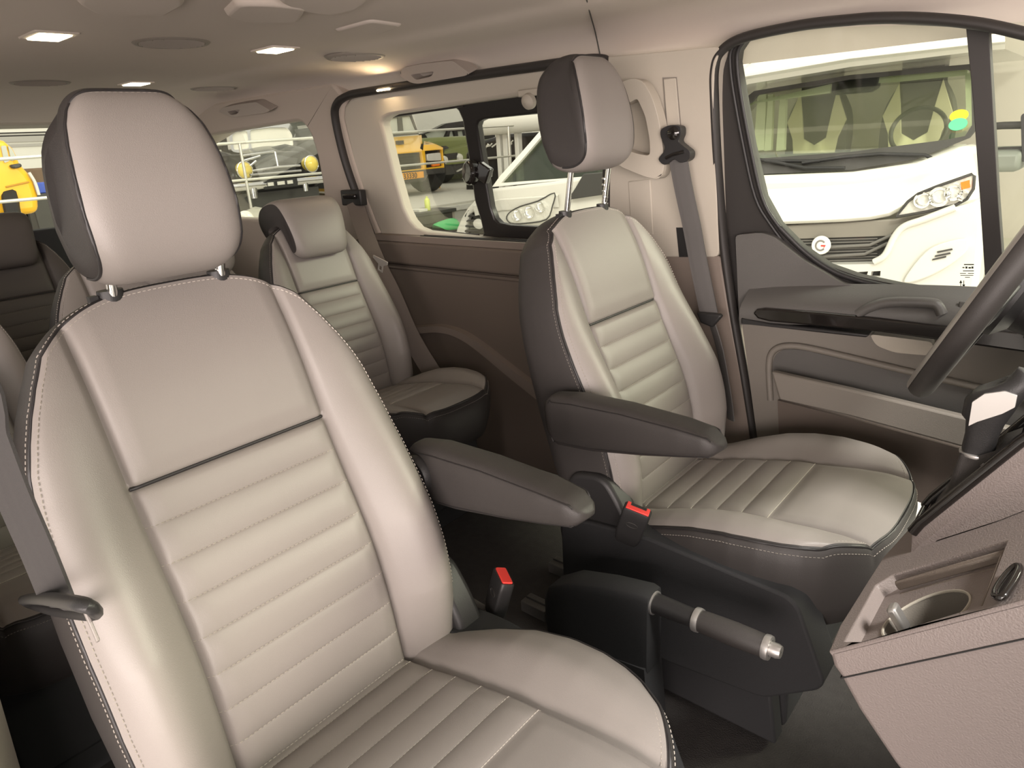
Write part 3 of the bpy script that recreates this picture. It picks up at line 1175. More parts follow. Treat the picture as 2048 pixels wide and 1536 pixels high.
struct(m.build('window_1', [GLASS, RUBBER]), 'rear window of the van with a dark edge line along its top', 'window')

# ------------------------------------------------------------------ headliner fittings


def dome_lamp(x, y, where):
    r = empty('dome_lamp', (x, y, ceil_z(y)), 'lit dome lamp ' + where, 'lamp', 'dome lamps in the headliner')
    m = MB()
    m.prism([Vector((x + a, y + b, ceil_z(y) + .004)) for a, b in roundpoly([(-.055, -.042), (.055, -.042), (.055, .042), (-.055, .042)], .008, 3)],
            [Vector((x + a, y + b, ceil_z(y) - .003)) for a, b in roundpoly([(-.053, -.040), (.053, -.040), (.053, .040), (-.053, .040)], .008, 3)])
    m.build('bezel', HEADL, r)
    m = MB()
    m.box((x, y, ceil_z(y) - .003), (.080, .058, .006))
    m.build('lens', DOME, r, bevel=.002)
    return r


dome_lamp(-1.67, -.255, 'left of the large round middle vent, nearest the top edge')
dome_lamp(-1.67, .25, 'right of the large round middle vent')
dome_lamp(-2.52, .256, 'of the back row, just above the near headrest')
dome_lamp(-2.52, -.256, 'of the back row, past the left edge on the passenger side')


def roof_vent(x, y, where):
    z = ceil_z(y)
    r = empty('roof_vent', (x, y, z), 'round slatted air vent in the headliner, ' + where, 'vent', 'round air vents in the headliner')
    m = MB()
    m.lathe([(.066, .004), (.070, -.003), (.078, -.003), (.085, .003)], (x, y, z), n=40)
    m.build('ring', VENTP, r, smooth=50)
    m = MB()
    for k in range(7):
        o = -.054 + .018 * k
        L = 2 * math.sqrt(max(.068 ** 2 - o * o, 0))
        m.box((x + o, y, z - .001), (.003, L, .008), R=Matrix.Rotation(.7, 3, 'Y'))
    m.build('slat', VENTP, r, smooth=0)
    m = MB()
    m.lathe([(.0, 0), (.068, 0)], (x, y, z - .0005), n=32)
    m.build('backing', GREYU, r)
    return r


roof_vent(-1.67, -.01, 'large, between the two brightest lamps')
roof_vent(-1.67, .50, 'above the sliding door grab handle')
roof_vent(-2.56, -.01, 'back row, left of the small lamp')
roof_vent(-2.57, .55, 'back row, right of the small lamp')


def roof_handle(outl, hol, label):
    yy = .69
    o2 = [(p.x, p.z) for p in [at_y(x, y, yy) for x, y in outl]]
    h2 = [(p.x, p.z) for p in [at_y(x, y, yy) for x, y in hol]]
    c = Vector((sum(a for a, b in o2) / len(o2), yy, sum(b for a, b in o2) / len(o2)))
    r = empty('roof_grab_handle', c, label, 'handle', 'grab handles along the roof edge')
    m = MB()
    slab(m, [roundpoly(o2, .014, 4), roundpoly(h2, .008, 3)], lambda a, b: Vector((a, yy, b)), lambda a, b: Vector((a, yy + .035, b + .012)))
    m.build('grip', VENTP, r, smooth=50, bevel=.007, seg=3)
    m = MB()
    slab(m, [[(c.x + (a - c.x) * .96, c.z + (b - c.z) * .9) for a, b in o2]], lambda a, b: Vector((a, yy + .030, b + .008)), lambda a, b: Vector((a, yy + .045, b + .016)))
    m.build('recess', VENTP, r)
    return r


roof_handle([(798, 152), (804, 136), (840, 128), (905, 121), (940, 147), (930, 152), (836, 168), (822, 166)], [(820, 150), (868, 143), (862, 153), (832, 160)], 'taupe grab handle on the roof edge above the sliding door')
roof_handle([(436, 224), (446, 215), (480, 208), (512, 204), (541, 221), (530, 226), (466, 235)], [(454, 223), (480, 219), (474, 228), (462, 230)], 'smaller taupe grab handle on the roof edge above the quarter window')


def roof_pad(px, z, label, th=.010):
    pts = [at_z(x, y, 1.350 - th) for x, y in px]
    a2 = roundpoly([(p.x, p.y) for p in pts], .02, 4)
    c = sum(pts, Vector()) / len(pts)
    m = MB()
    m.prism([Vector((a, b, 1.350 - th)) for a, b in a2], [Vector((c.x + (a - c.x) * 1.1, c.y + (b - c.y) * 1.1, 1.358)) for a, b in a2])
    o = m.build('roof_panel', HEADL, smooth=50, bevel=.006, seg=3)
    return set_props(o, label, 'panel', 'raised panels in the headliner')


roof_pad([(158, 10), (196, 31), (330, 33), (368, 12), (350, -60), (190, -60)], 0, 'smooth raised headliner panel at the top edge, left of the other panels', .010)
roof_pad([(452, 34), (476, 12), (538, 12), (612, 20), (596, 46), (500, 48)], 0, 'raised headliner panel above and right of the brightest lamps', .009)
roof_pad([(560, 6), (600, 24), (660, 32), (712, 22), (732, 6), (728, -40), (590, -40)], 0, 'rounded raised headliner panel at the top edge, middle of the roof', .007)
roof_pad([(668, 64), (742, 44), (806, 53), (758, 70)], 0, 'thin slanted headliner panel right of the other raised panels', .003)
# entry lamp over the sliding door
el = at_w(768, 180, .072)
r = empty('entry_lamp', el, 'small bright entry lamp glowing over the sliding door', 'lamp')
m = MB()
m.box(el + Vector((0, .012, .006)), (.09, .03, .008))
m.build('housing', RUBBER, r, bevel=.002)
m = MB()
m.box(el + Vector((0, .004, .0005)), (.060, .018, .004))
m.build('lens', mat('bright_entry_lens', (1, .9, .7), .3, emit=((1.0, .76, .45), 130.0)), r, bevel=.001)

# ------------------------------------------------------------------ rear seats


def copy_tree(o, parent):
    c = o.copy()
    COL.objects.link(c)
    c.parent = parent
    for ch in [x for x in o.children]:
        copy_tree(ch, c)
    return c


DARKSEAT = {}


def saddle(root, sy, H, mats, tilt=17):
    """wide pad folded over the top of a rear backrest"""
    prof = c2([(-.115, -.028), (-.118, .030), (-.085, .070), (-.020, .078), (.040, .060), (.068, .010), (.072, -.070), (.060, -.128), (.030, -.134), (.020, -.090), (.012, -.030), (-.020, -.010), (-.075, -.014), (-.09, -.05)], 5, True)
    ca, sa_ = math.cos(rad(tilt)), math.sin(rad(tilt))
    n = len(prof)
    P = []
    NA = 30
    for i in range(NA + 1):
        a = math.sin((-1 + 2 * i / NA) * PI / 2)
        k = 1 - .18 * abs(a) ** 8
        r = []
        for (w, t) in prof:
            Wd = .128 - .014 * sstep(.05, -.13, t)
            w2, t2 = .0 + (w - .0) * k, .01 + (t - .01) * k
            r.append(Vector(H) + Vector((ca * w2 - sa_ * t2, sy + a * Wd, sa_ * w2 + ca * t2)))
        P.append(r)
    m = MB().grid(P, 0, cv=True)
    for e in (0, NA):
        c = sum(P[e], Vector()) / n
        m.add(P[e], [list(range(n))], 1)
    return m.build('headrest', mats, root, smooth=50, world=True)


def rear_seat(loc, label, first=None, scale=(.92, .80, .89), folded=True, dark=False, hy=0.0):
    root = empty('car_seat', loc, label, 'seat', 'rear seats')
    root.scale = scale
    for ch in [c for c in seat_p.children if c.name.split('.')[0] in ('backrest', 'cushion', 'seat_box')]:
        c = copy_tree(ch, root)
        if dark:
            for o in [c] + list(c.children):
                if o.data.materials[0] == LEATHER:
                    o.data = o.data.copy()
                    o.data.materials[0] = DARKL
    m = MB()
    m.box((.16, 0, -loc[2] / scale[2] / 2 + .006), (.36, .36, loc[2] / scale[2] + .012))
    m.build('floor_plinth', BLACKF, root, bevel=.004, world=True)
    ms = [DARKL if dark else LEATHER, BLACKL]
    if folded:
        saddle(root, hy, (-.195, 0, .962), ms)
    else:
        build_headrest(root, .03, dict(face=DARKL if dark else LEATHER, side=BLACKL, pipe=PIPE, thread=STITCH))
    return root


Z2 = .055
rs_l = rear_seat((-1.70, .395, Z2), 'taupe rear seat beside the sliding door with its headrest folded over the top')
rs_m = rear_seat((-1.70, -.106, Z2), 'wide taupe middle rear seat mostly hidden behind the near headrest', scale=(.92, 1.06, .89), hy=.09)
rs_r = rear_seat((-1.62, -.600, Z2), 'taupe rear seat at the left edge behind the near seat', scale=(.92, .66, .89))
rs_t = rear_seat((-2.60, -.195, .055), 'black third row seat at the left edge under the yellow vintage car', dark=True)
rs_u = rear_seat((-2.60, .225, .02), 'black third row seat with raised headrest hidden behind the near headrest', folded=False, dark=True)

# ------------------------------------------------------------------ belts


def strip(m, pts, w, th=.0015, wd=None, mi=0):
    """webbing: flat band along pts; wd = width direction(s)"""
    pts = [Vector(p) for p in pts]
    n = len(pts)
    P = []
    for i in range(n):
        t = (pts[min(i + 1, n - 1)] - pts[max(i - 1, 0)]).normalized()
        d = Vector(wd[min(i * len(wd) // n, len(wd) - 1)] if isinstance(wd, list) else wd)
        d = (d - t * d.dot(t)).normalized()
        k = t.cross(d) * th
        h = d * (w / 2)
        row = []
        for j in range(7):
            u = -1 + j / 3
            row.append(pts[i] + h * u + k * (1 + (.9 if j in (2, 4) else 0)))
        for j in range(7):
            u = 1 - j / 3
            row.append(pts[i] + h * u - k)
        P.append(row)
    m.grid(P, mi, cv=True)
    return m


# driver's belt
r = empty('driver_seat_belt', at_w(1352, 280, .08), 'grey driver seat belt hanging from its black guide on the cream pillar', 'seat belt')
m = MB()
bp = [at_w(x, y, d) for x, y, d in [(1354, 300, .100), (1362, 350, .100), (1372, 400, .10), (1383, 450, .102), (1394, 510, .104), (1404, 560, .108), (1418, 628, .112)]]
strip(m, catmull(bp, 4), .047, wd=(1, 0, .1))
m.build('webbing', BELTM, r, smooth=40)
m = MB()
strip(m, catmull([at_w(x, y, .112) for x, y in [(1422, 640), (1440, 700), (1456, 790), (1462, 840)]], 4), .030, wd=(1, -.7, .1))
m.build('lower_webbing', BELTM, r, smooth=40)
m = MB()
gp = px_w([(1322, 318), (1332, 303), (1334, 292), (1326, 272), (1328, 258), (1346, 250), (1364, 253), (1366, 268), (1362, 282), (1372, 292), (1384, 303), (1382, 318), (1366, 325), (1352, 318), (1334, 329)], .10)
slab(m, [c2(gp, 4, True)], lambda a, b: Vector((a, yw(b, .112), b)), lambda a, b: Vector((a, yw(b, .085), b)))
go = m.build('belt_guide', BLACKP, r, smooth=40, bevel=.005, seg=3)
m = MB()
m.tube([at_w(x, y, .113) for x, y in [(1332, 316), (1346, 309), (1368, 303)]], .004, 8)
m.lathe([(.001, 0), (.014, 0), (.015, .005), (.011, .009), (.001, .010)], at_w(1348, 266, .11), axis=(0, -1, 0), n=20)
m.build('guide_bolt', GLOSSB, go, smooth=40)
m = MB()
c = at_w(1421, 636, .115)
m.prism([c + Vector(v) for v in [(-.032, 0, .014), (-.02, 0, -.012), (.012, 0, -.02), (.036, 0, .012), (.028, 0, .016)]], [c + Vector((0, -.016, 0)) + Vector(v) for v in [(-.032, 0, .014), (-.02, 0, -.012), (.012, 0, -.02), (.036, 0, .012), (.028, 0, .016)]])
m.build('belt_tongue', BLACKP, r, bevel=.005, seg=3)

# second-row belt
a0 = at_w(705, 398, .09)
r = empty('rear_seat_belt', a0, 'dark seat belt beside the rear seat with a metal buckle tongue', 'seat belt')
m = MB()
bp = [a0 + Vector((.01, 0, -.01)), at_y(735, 480, .72), at_y(760, 540, .69), at_y(785, 590, .67), at_y(825, 680, .66), at_y(880, 770, .66)]
strip(m, catmull(bp, 5), .062, wd=(.85, .5, 0))
m.build('webbing', mat('dark_brown_webbing', (.15, .125, .108), .6, bump=(1500, .3, 'noise')), r, smooth=40)
m = MB()
for dx, dz in ((0, 0),):
    m.box(a0 + Vector((-.005, .01, .004)), (.115, .03, .055))
    m.box(a0 + Vector((.0, -.012, .010)), (.075, .012, .018), 1)
m.build('belt_guide', [BLACKP, GLOSSB], r, bevel=.005)
m = MB()
t0 = at_y(762, 524, .675)
R = Matrix.Rotation(.35, 3, 'Y')
tv = [(-.040, .010), (.036, .016), (.036, .004), (.016, -.008), (.016, -.034), (-.010, -.034), (-.010, -.010), (-.040, .0)]
th_ = [(.010, -.014), (.010, -.028), (-.004, -.028), (-.004, -.014)]
slab(m, [tv, th_], lambda a, b: t0 + R @ Vector((a, -.004, b)), lambda a, b: t0 + R @ Vector((a, .0, b)))
m.build('buckle_tongue', mat('pale_steel', (.55, .52, .48), .4, metal=.3), r, bevel=.0015)

# near passenger belt
r = empty('passenger_seat_belt', (-.80, -.71, .55), 'grey seat belt lying along the outer side of the near seat with an oval tongue', 'seat belt')
m = MB()
bl = [at_y(x, y, yy) for x, y, yy in [(-82, 700, -.712), (-28, 850, -.710), (24, 985, -.708), (78, 1110, -.706), (120, 1214, -.704)]]
strip(m, catmull([Vector((-.925, -.755, 1.12)), Vector((-.90, -.748, 1.06))] + bl, 5), .052, wd=(1, .35, 0))
m.build('webbing', BELTP, r, smooth=40)
m = MB()
m.box((-.925, -.765, 1.12), (.07, .03, .06))
m.build('belt_guide', BLACKP, r, bevel=.008)
m = MB()
tg = [at_y(x, y, yy) for x, y, yy in [(52, 1199, -.703), (90, 1197, -.712), (150, 1206, -.712), (184, 1216, -.705), (188, 1226, -.69), (170, 1229, -.684), (110, 1222, -.684), (62, 1208, -.692)]]
m.tube(catmull(tg, 5, True), .0062, 10, closed=True, flat=(.9, 1.2))
m.build('belt_tongue', BLACKP, r, smooth=60)
m = MB()
tp = at_y(176, 1250, -.70)
m.prism([tp + Vector(v) for v in [(-.006, 0, .016), (.000, 0, .018), (.012, 0, -.012), (.008, 0, -.016)]], [tp + Vector((0, .003, 0)) + Vector(v) for v in [(-.006, 0, .016), (.000, 0, .018), (.012, 0, -.012), (.008, 0, -.016)]])
m.build('side_tag', LEATHER, r, bevel=.0008)

# ------------------------------------------------------------------ handbrake
HB = empty('handbrake', (-.55, .05, .0), 'black handbrake lever with silver rings between the front seats', 'handbrake')
m = MB()
sec = []
for x, z0, z1, hw in [(-.705, .20, .268, .018), (-.69, .16, .298, .028), (-.64, .12, .330, .032), (-.56, .12, .352, .030), (-.49, .19, .366, .027), (-.478, .205, .364, .025)]:
    sec.append([Vector((x, .05 + y * hw, lerp(z0, z1, z))) for y, z in roundpoly([(-1, 0), (1, 0), (1, 1), (-1, 1)], .25, 4)])
m.grid(sec, 0, cv=True)
m.add(sec[0], [list(range(len(sec[0])))[::-1]])
m.add(sec[-1], [list(range(len(sec[0])))])
m.prism([Vector((x, .02, z)) for x, z in [(-.68, .005), (-.46, .005), (-.48, .22), (-.66, .2)]], [Vector((x, .08, z)) for x, z in [(-.68, .005), (-.46, .005), (-.48, .22), (-.66, .2)]])
m.build('boot', BLACKF, HB, smooth=50)
A, Bq = Vector((-.485, .05, .343)), Vector((-.268, .05, .349))
ax = (Bq - A).normalized()
m = MB()
m.lathe([(.001, 0), (.018, 0), (.0175, .02), (.0155, .075), (.017, .085), (.001, .085)], A, ax, 24)
m.build('lever', BLACKP, HB, smooth=50)
m = MB()
m.lathe([(.001, .085), (.0168, .085), (.0185, .10), (.0195, .15), (.0180, .192), (.0165, .198), (.001, .198)], A, ax, 24)
m.build('grip', BLACKL, HB, smooth=50)
for h0, rr in ((.0, .0205), (.082, .0195), (.196, .0188)):
    m = MB()
    m.lathe([(.012, h0), (rr, h0), (rr + .0008, h0 + .005), (rr, h0 + .010), (.012, h0 + .010)], A, ax, 28)
    m.build('ring', SATIN, HB, smooth=50)
m = MB()
m.lathe([(.001, .20), (.011, .20), (.0115, .216), (.0095, .222), (.001, .222)], A, ax, 24)
m.build('release_knob', SATIN, HB, smooth=50)

# buckle stalk and tan seat rails on the floor
for (x, y), lab in (((1075, 1205), 'grey seat rail on the floor in front of the handbrake foot'), ((1128, 1128), 'short grey floor rail beside the driver seat recliner')):
    p = at_z(x, y, .03)
    m = MB()
    m.box(p + Vector((0, 0, -.014)), (.075, .040, .030))
    m.box(p + Vector((0, 0, .002)), (.073, .005, .004), 1)
    set_props(m.build('seat_rail', [GREYU, BLACKP], bevel=.004), lab, 'rail')

# ------------------------------------------------------------------ centre console
CN = empty('center_console', (.1, .0, .0), 'taupe centre console with open cup holder tray at the lower right', 'console')
SL = .91


def cz(x):
    return .549 + SL * (x + .156)


def at_con(px, py, off=0.0):
    n = Vector((-SL, 0, 1)).normalized()
    p0 = Vector((-.156, 0, .549)) + n * off
    r_ = ray(px, py)
    return CAM + r_ * ((p0 - CAM).dot(n) / r_.dot(n))


# top plate on the sloping plane, with the tray opening
out = [(p.x, p.y) for p in [at_con(1650, 1318), at_con(1672, 1278), at_con(1740, 1168), at_con(1832, 1056)]]
xa = out[0][0]
out = [(-.152, -.155), (-.156, -.10), (-.150, .06), (-.132, .150), (.26, .17), (.26, -.165), (.10, -.165)]
tray = [(p.x, p.y) for p in [at_con(1690, 1282), at_con(1752, 1170), at_con(1785, 1150), at_con(2012, 1083), at_con(1962, 1212), at_con(1730, 1282)]]
UPN = Vector((-SL, 0, 1)).normalized()
m = MB()
slab(m, [out, tray], lambda a, b: Vector((a, b, cz(a))), lambda a, b: Vector((a, b, cz(a))) - UPN * .012)
m.build('top_plate', CONS, CN, bevel=.005, seg=3)
m = MB()
secs = []
n_o = len(out)
for dz, k, pull in ((-.004, 1.005, 0), (-.018, 1.03, -.004), (-.030, 1.03, -.002)):
    secs.append([Vector((a * 1.0 - (.004 if a < 0 else 0) * (k > 1.01), b * k, cz(a))) + UPN * dz for a, b in out])
prof_low = [(.035, .022), (.085, .062), (.16, .140), (.26, .25)]
for dz, dx in prof_low:
    row = []
    for (a, b), p in zip(out, secs[2]):
        f = sstep(.30, -.15, a)
        row.append(Vector((p.x + dx * f, p.y * (1 - .06 * dz / .26), p.z - dz * (1 if a < .05 else 2.0))))
    secs.append(row)
secs.append([Vector((max(p.x, .16), p.y * .9, .012)) for p in secs[-1]])
m.grid(secs, 0, cv=True)
m.add(secs[-1], [list(range(n_o))])
m.build('body', CONS, CN, smooth=40, bevel=.006, seg=3)
# seam groove round the body
m = MB()
row = [p + Vector(((-.0005), 0, 0)) for p in secs[2]]
sd = [row[5] + Vector((0, -.0005, 0)), row[6] + Vector((0, -.0005, 0)), row[0] + Vector((-.0005, -.0005, 0)), row[1], row[2], row[3]]
m.tube([s_ + UPN * -.002 for s_ in sd], .0009, 6)
m.build('seam', BLACKP, CN)
# tray: walls, floor with round cup holder
m = MB()
dp = .016
tc = Vector((sum(a for a, b in tray) / 6, sum(b for a, b in tray) / 6, 0))
t2 = [(tc.x + (a - tc.x) * .985, tc.y + (b - tc.y) * .985) for a, b in tray]
T0 = [Vector((a, b, cz(a))) - UPN * .002 for a, b in tray]
T1 = [Vector((a, b, cz(a))) - UPN * dp for a, b in t2]
m.grid([T0, T1], 0, cv=True)
cup = [(-.156 + .740 * .094 + .036 * math.cos(t), -.099 + .043 * math.sin(t)) for t in [2 * PI * k / 36 for k in range(36)]]
pts, tris, ids = tri_fill([t2, cup])
m.add([Vector((a, b, cz(a))) - UPN * dp for a, b in pts], tris, 0)
C0 = [Vector((a, b, cz(a))) - UPN * dp for a, b in cup]
C1 = [p - UPN * .06 for p in C0]
m.grid([C0, C1], 1, cv=True)
m.add(C1, [list(range(36))], 1)
m.build('tray', [CONS, GREYT], CN, smooth=40)
m = MB()
m.tube(C0, .0016, 6, closed=True)
m.build('cup_holder_rim', CREAM, CN, smooth=60)
m = MB()
q = at_con(1797, 1236, -.012)
m.box(q, (.010, .018, .030), R=Matrix.Rotation(-.6, 3, 'Y'))
m.build('cup_clip', SATIN, CN, bevel=.003)
m = MB()
for (pa, pb, w) in (((1785, 1153), (2012, 1086), .004), ((2006, 1092), (1962, 1206), .006)):
    a, b = at_con(*pa, .002), at_con(*pb, .002)
    d = (b - a).normalized()
    s_ = d.cross(UPN)
    if s_.dot(Vector((tc.x, tc.y, 0)) - Vector((a.x, a.y, 0))) < 0:
        s_ = -s_
    for k, off in ((0, .003), (1, .010)):
        m.prism([a + s_ * off - UPN * (.004 + .012 * k), b + s_ * off - UPN * (.004 + .012 * k), b + s_ * (off + w) - UPN * (.008 + .014 * k), a + s_ * (off + w) - UPN * (.008 + .014 * k)],
                [p - UPN * .008 for p in (a + s_ * off - UPN * (.004 + .012 * k), b + s_ * off - UPN * (.004 + .012 * k), b + s_ * (off + w) - UPN * (.008 + .014 * k), a + s_ * (off + w) - UPN * (.008 + .014 * k))])
m.build('roller_lid_track', BROWNM, CN, bevel=.0015)
m = MB()
lp = [at_con(x, y, .006) for x, y in [(1990, 1190), (1998, 1170), (2020, 1142), (2036, 1132), (2038, 1142), (2022, 1172), (2004, 1194)]]
m.tube(catmull(lp, 4, True), .0035, 8, closed=True)
m.prism([p - UPN * .004 for p in lp], [p + UPN * .001 for p in lp])
m.build('socket_cover', GLOSSB, CN, smooth=50)
# raised selector block with gloss-black frame
y0, y1 = .05, .132
SL2 = [(-.119, .606), (-.112, .622), (-.0315, .752), (.05, .86), (.16, .97)]
foot = [at_con(1846, 1092, .001), at_con(1870, 1082, .001), at_con(2000, 1040, .001), at_con(2075, 1010, .001), at_con(2200, 930, .001)]
SB = MB()
topn = [Vector((x, y0, z)) for x, z in SL2]
topf = [Vector((x, y1, z)) for x, z in SL2]
lip = [Vector((x + .003, y0 - .006, z - .024)) for x, z in SL2]
far = [Vector((x + .01, y1 + .015, z - .12)) for x, z in SL2]
SB.grid([foot, [lerp(a, b, .6) + Vector((.004, .004, -.006)) for a, b in zip(foot, lip)], lip, topn, topf, far], 0)
SB.add([foot[0], lip[0], topn[0], topf[0], far[0]], [[0, 1, 2, 3, 4]], 0)
SB.build('selector_block', CONS, CN, smooth=30)
m = MB()
for yy in (y0 + .001, y1 - .006):
    m.tube([Vector((x, yy, z + .004)) for x, z in SL2], .0070, 8)
m.tube([Vector((-.118, y0 + .006, .611)), Vector((-.118, y1 - .006, .611))], .0055, 8)
m.prism([Vector((x, y0 + .008, z + .0015)) for x, z in SL2[1:]][::1] + [Vector((x, y1 - .008, z + .0015)) for x, z in SL2[1:]][::-1], [Vector((x, y0 + .008, z - .004)) for x, z in SL2[1:]] + [Vector((x, y1 - .008, z - .004)) for x, z in SL2[1:]][::-1])
m.build('selector_frame', GLOSSB, CN, smooth=50)

# gear selector: boot, knob with silver side inserts
GS = empty('gear_selector', (-.07, .095, .70), 'black gear selector knob with a bright silver side insert', 'gear selector')
gy = .090
kb = at_y(1955, 905, gy)
kt = at_y(1968, 745, gy)
m = MB()
b0 = [Vector((-.104, gy - .040, .674)), Vector((-.104, gy + .036, .674)), Vector((-.020, gy + .036, .780)), Vector((-.020, gy - .040, .780))]
ring = lambda c, w, h: [c + Vector((x * w, y * h, -x * .0)) for x, y in roundpoly([(-1, -1), (1, -1), (1, 1), (-1, 1)], .5, 3)]
bb = [Vector((lerp(-.062, p[0], 1), p[1], 0)) for p in b0]
base_ring = []
for x, y in roundpoly([(-1, -1), (1, -1), (1, 1), (-1, 1)], .3, 3):
    base_ring.append(Vector((-.070 + .036 * x, gy + .030 * y, .692 + .058 * x)))
nb_ = len(base_ring)
r1 = [lerp(p, kb, .35) + Vector((0, 0, .004)) for p in base_ring]
tk = [kb + Vector((.016 * x, .015 * y, .0)) for x, y in roundpoly([(-1, -1), (1, -1), (1, 1), (-1, 1)], .3, 3)]
m.grid([base_ring, r1, [lerp(a, b, .8) for a, b in zip(r1, tk)], tk], 0, cv=True)
m.build('gaiter', BLACKL, GS, smooth=60)
m = MB()
ks = []
# knob cross-sections from the neck up: centre x offset, z, half length x, half width y
H = kt.z - kb.z
for u, cx, hx_, hy_ in [(0, 0, .0150, .0135), (.06, 0, .0165, .0145), (.25, .001, .0165, .0155), (.42, .002, .0190, .0180), (.6, .005, .0270, .0205), (.78, .009, .0305, .0215), (.90, .013, .0265, .0200), (.97, .016, .0180, .0150), (1.0, .017, .006, .006)]:
    ks.append([Vector((kb.x + cx + hx_ * x, gy + hy_ * y, kb.z + H * u + .012 * x * (u > .5))) for x, y in roundpoly([(-1, -1), (1, -1), (1, 1), (-1, 1)], .75, 5)])
m.grid(ks, 0, cv=True)
m.add(ks[-1], [list(range(len(ks[0])))])
m.add(ks[0], [list(range(len(ks[0])))[::-1]])
m.build('knob', BLACKP, GS, smooth=60)
m = MB()
ins = [(-.0175, .40), (-.010, .47), (.012, .62), (.022, .72), (.022, .86), (.010, .89), (-.008, .82), (-.018, .70)]
fr_ = [Vector((kb.x + .006 + x, gy - .0232, kb.z + H * u)) for x, u in roundpoly(ins, .006, 3)]
bk_ = [p + Vector((0, .010, 0)) for p in fr_]
m.prism(fr_, bk_)
m.build('side_insert', SATIN, GS, bevel=.0015)
m = MB()
m.lathe([(.012, -.002), (.0185, -.002), (.0190, .0), (.0185, .002), (.012, .002)], kb, n=24)
m.build('collar', SATIN, GS, smooth=40)

# steering wheel, seen edge-on
SW = empty('steering_wheel', (-.115, .44, .845), 'black steering wheel seen edge-on at the right edge', 'steering wheel')
tl = rad(24.5)
wx, wz = Vector((math.sin(tl), 0, math.cos(tl))), Vector((-math.cos(tl), 0, math.sin(tl)))
wy = Vector((0, 1, 0))
wc_ = Vector((-.112, .44, .848))
m = MB()
NR = 72
P = []
for i in range(NR):
    a = 2 * PI * i / NR
    c = wc_ + wx * (.186 * math.cos(a)) + wy * (.186 * math.sin(a))
    rd = wx * math.cos(a) + wy * math.sin(a)
    P.append([c + rd * (.0165 * math.cos(b)) + wz * (.019 * math.sin(b)) for b in [2 * PI * k / 16 for k in range(16)]])
m.grid(P, 0, cu=True, cv=True)
m.build('rim', BLACKL, SW, smooth=60)
m = MB()
for a0_, a1_ in ((0, 2 * PI),):
    P = []
    for i in range(73):
        a = lerp(a0_, a1_, i / 72)
        rd = wx * math.cos(a) + wy * math.sin(a)
        c = wc_ + rd * .186
        P.append([c + rd * (.0172 * math.cos(b)) + wz * (.0197 * math.sin(b)) for b in [lerp(.75, 2.6, k / 8) for k in range(9)]])
    m.grid(P, 0)
m.build('rim_inlay', SATIN, SW, smooth=60)
m = MB()
m.lathe([(.001, .0), (.062, -.002), (.074, -.016), (.070, -.035), (.05, -.05), (.045, -.11), (.001, -.11)], wc_ + wz * .004, axis=wz, n=32)
m.build('hub', BLACKP, SW, smooth=40)
for a in (PI, PI / 2, -PI / 2):
    m = MB()
    d = wx * math.cos(a) + wy * math.sin(a)
    s_ = wz.cross(d)
    q0, q1 = wc_ + d * .05 - wz * .012, wc_ + d * .178 - wz * .006
    m.prism([q0 + s_ * .03, q0 - s_ * .03, q1 - s_ * .018, q1 + s_ * .018], [p - wz * .014 for p in (q0 + s_ * .03, q0 - s_ * .03, q1 - s_ * .018, q1 + s_ * .018)])
    m.build('spoke', BLACKP, SW, bevel=.004)
SCOL = MB()
e0, e1 = wc_ - wz * .07, wc_ - wz * .34
R_ = [[p + wx * (.062 * k * math.cos(t)) + wy * (.075 * k * math.sin(t)) for t in [2 * PI * q / 24 for q in range(24)]] for p, k in ((e0, .8), (lerp(e0, e1, .1), 1), (e1, 1.5))]
SCOL.grid(R_, 0, cv=True)
SCOL.add(R_[0], [list(range(24))])
SCOL.add(R_[-1], [list(range(24))])
set_props(SCOL.build('steering_column_cover', BLACKP, smooth=50), 'black column cover in front of the steering wheel', 'column cover')
# lower dashboard in front of the pedals
m = MB()
m.prism([Vector((x, -.86, z)) for x, z in [(.27, .02), (.62, .02), (.62, .86), (.42, .90), (.30, .80)]], [Vector((x, .86, z)) for x, z in [(.27, .02), (.62, .02), (.62, .86), (.42, .90), (.30, .80)]])
struct(m.build('wall_front', GREYU, bevel=.03, seg=3), 'dark dashboard wall at the front of the cab', 'wall')
#PART3

# ================================================================== THE SHOWROOM OUTSIDE
GZ = -.58                      # hall floor, below the van floor
PZ = .42                       # raised sales platform behind the rail
WHITEP = mat('white_car_paint', (.68, .655, .59), .22, spec=.5, coat=.5)
WHITEB = mat('white_bumper_plastic', (.60, .58, .53), .4)
YELL = mat('yellow_car_paint', (.80, .44, .02), .3, coat=.4)
BLKP = mat('black_car_paint', (.018, .016, .015), .22, spec=.18, coat=.04)
GREENP = mat('olive_green_paint', (.16, .18, .05), .3, coat=.4)
DGREY = mat('dark_grey_plastic', (.05, .047, .043), .5)
LGREY = mat('pale_grey_paint', (.62, .60, .54), .5)
TYRE = mat('tyre_rubber', (.02, .019, .018), .8)
LAMPG = mat('headlamp_reflector', (.75, .73, .66), .3, metal=.3, bump=(60, .8, 'voronoi'))
ORNG = mat('orange_indicator', (.80, .20, .03), .3)
VGLASS = glass_mat('vehicle_glass', (.55, .60, .50), .8)
WSGL = glass_mat('windscreen_glass', (.95, .98, .90), .5)
HALLF = mat('hall_floor_grey', (.50, .485, .46), .35, var=(3, .08))
WALLW = mat('white_hall_panel', (.80, .78, .72), .6)
RAILM = mat('brushed_rail_steel', (.62, .60, .54), .35, metal=.7)
PANEG = mat('pale_car_window', (.42, .43, .38), .15)


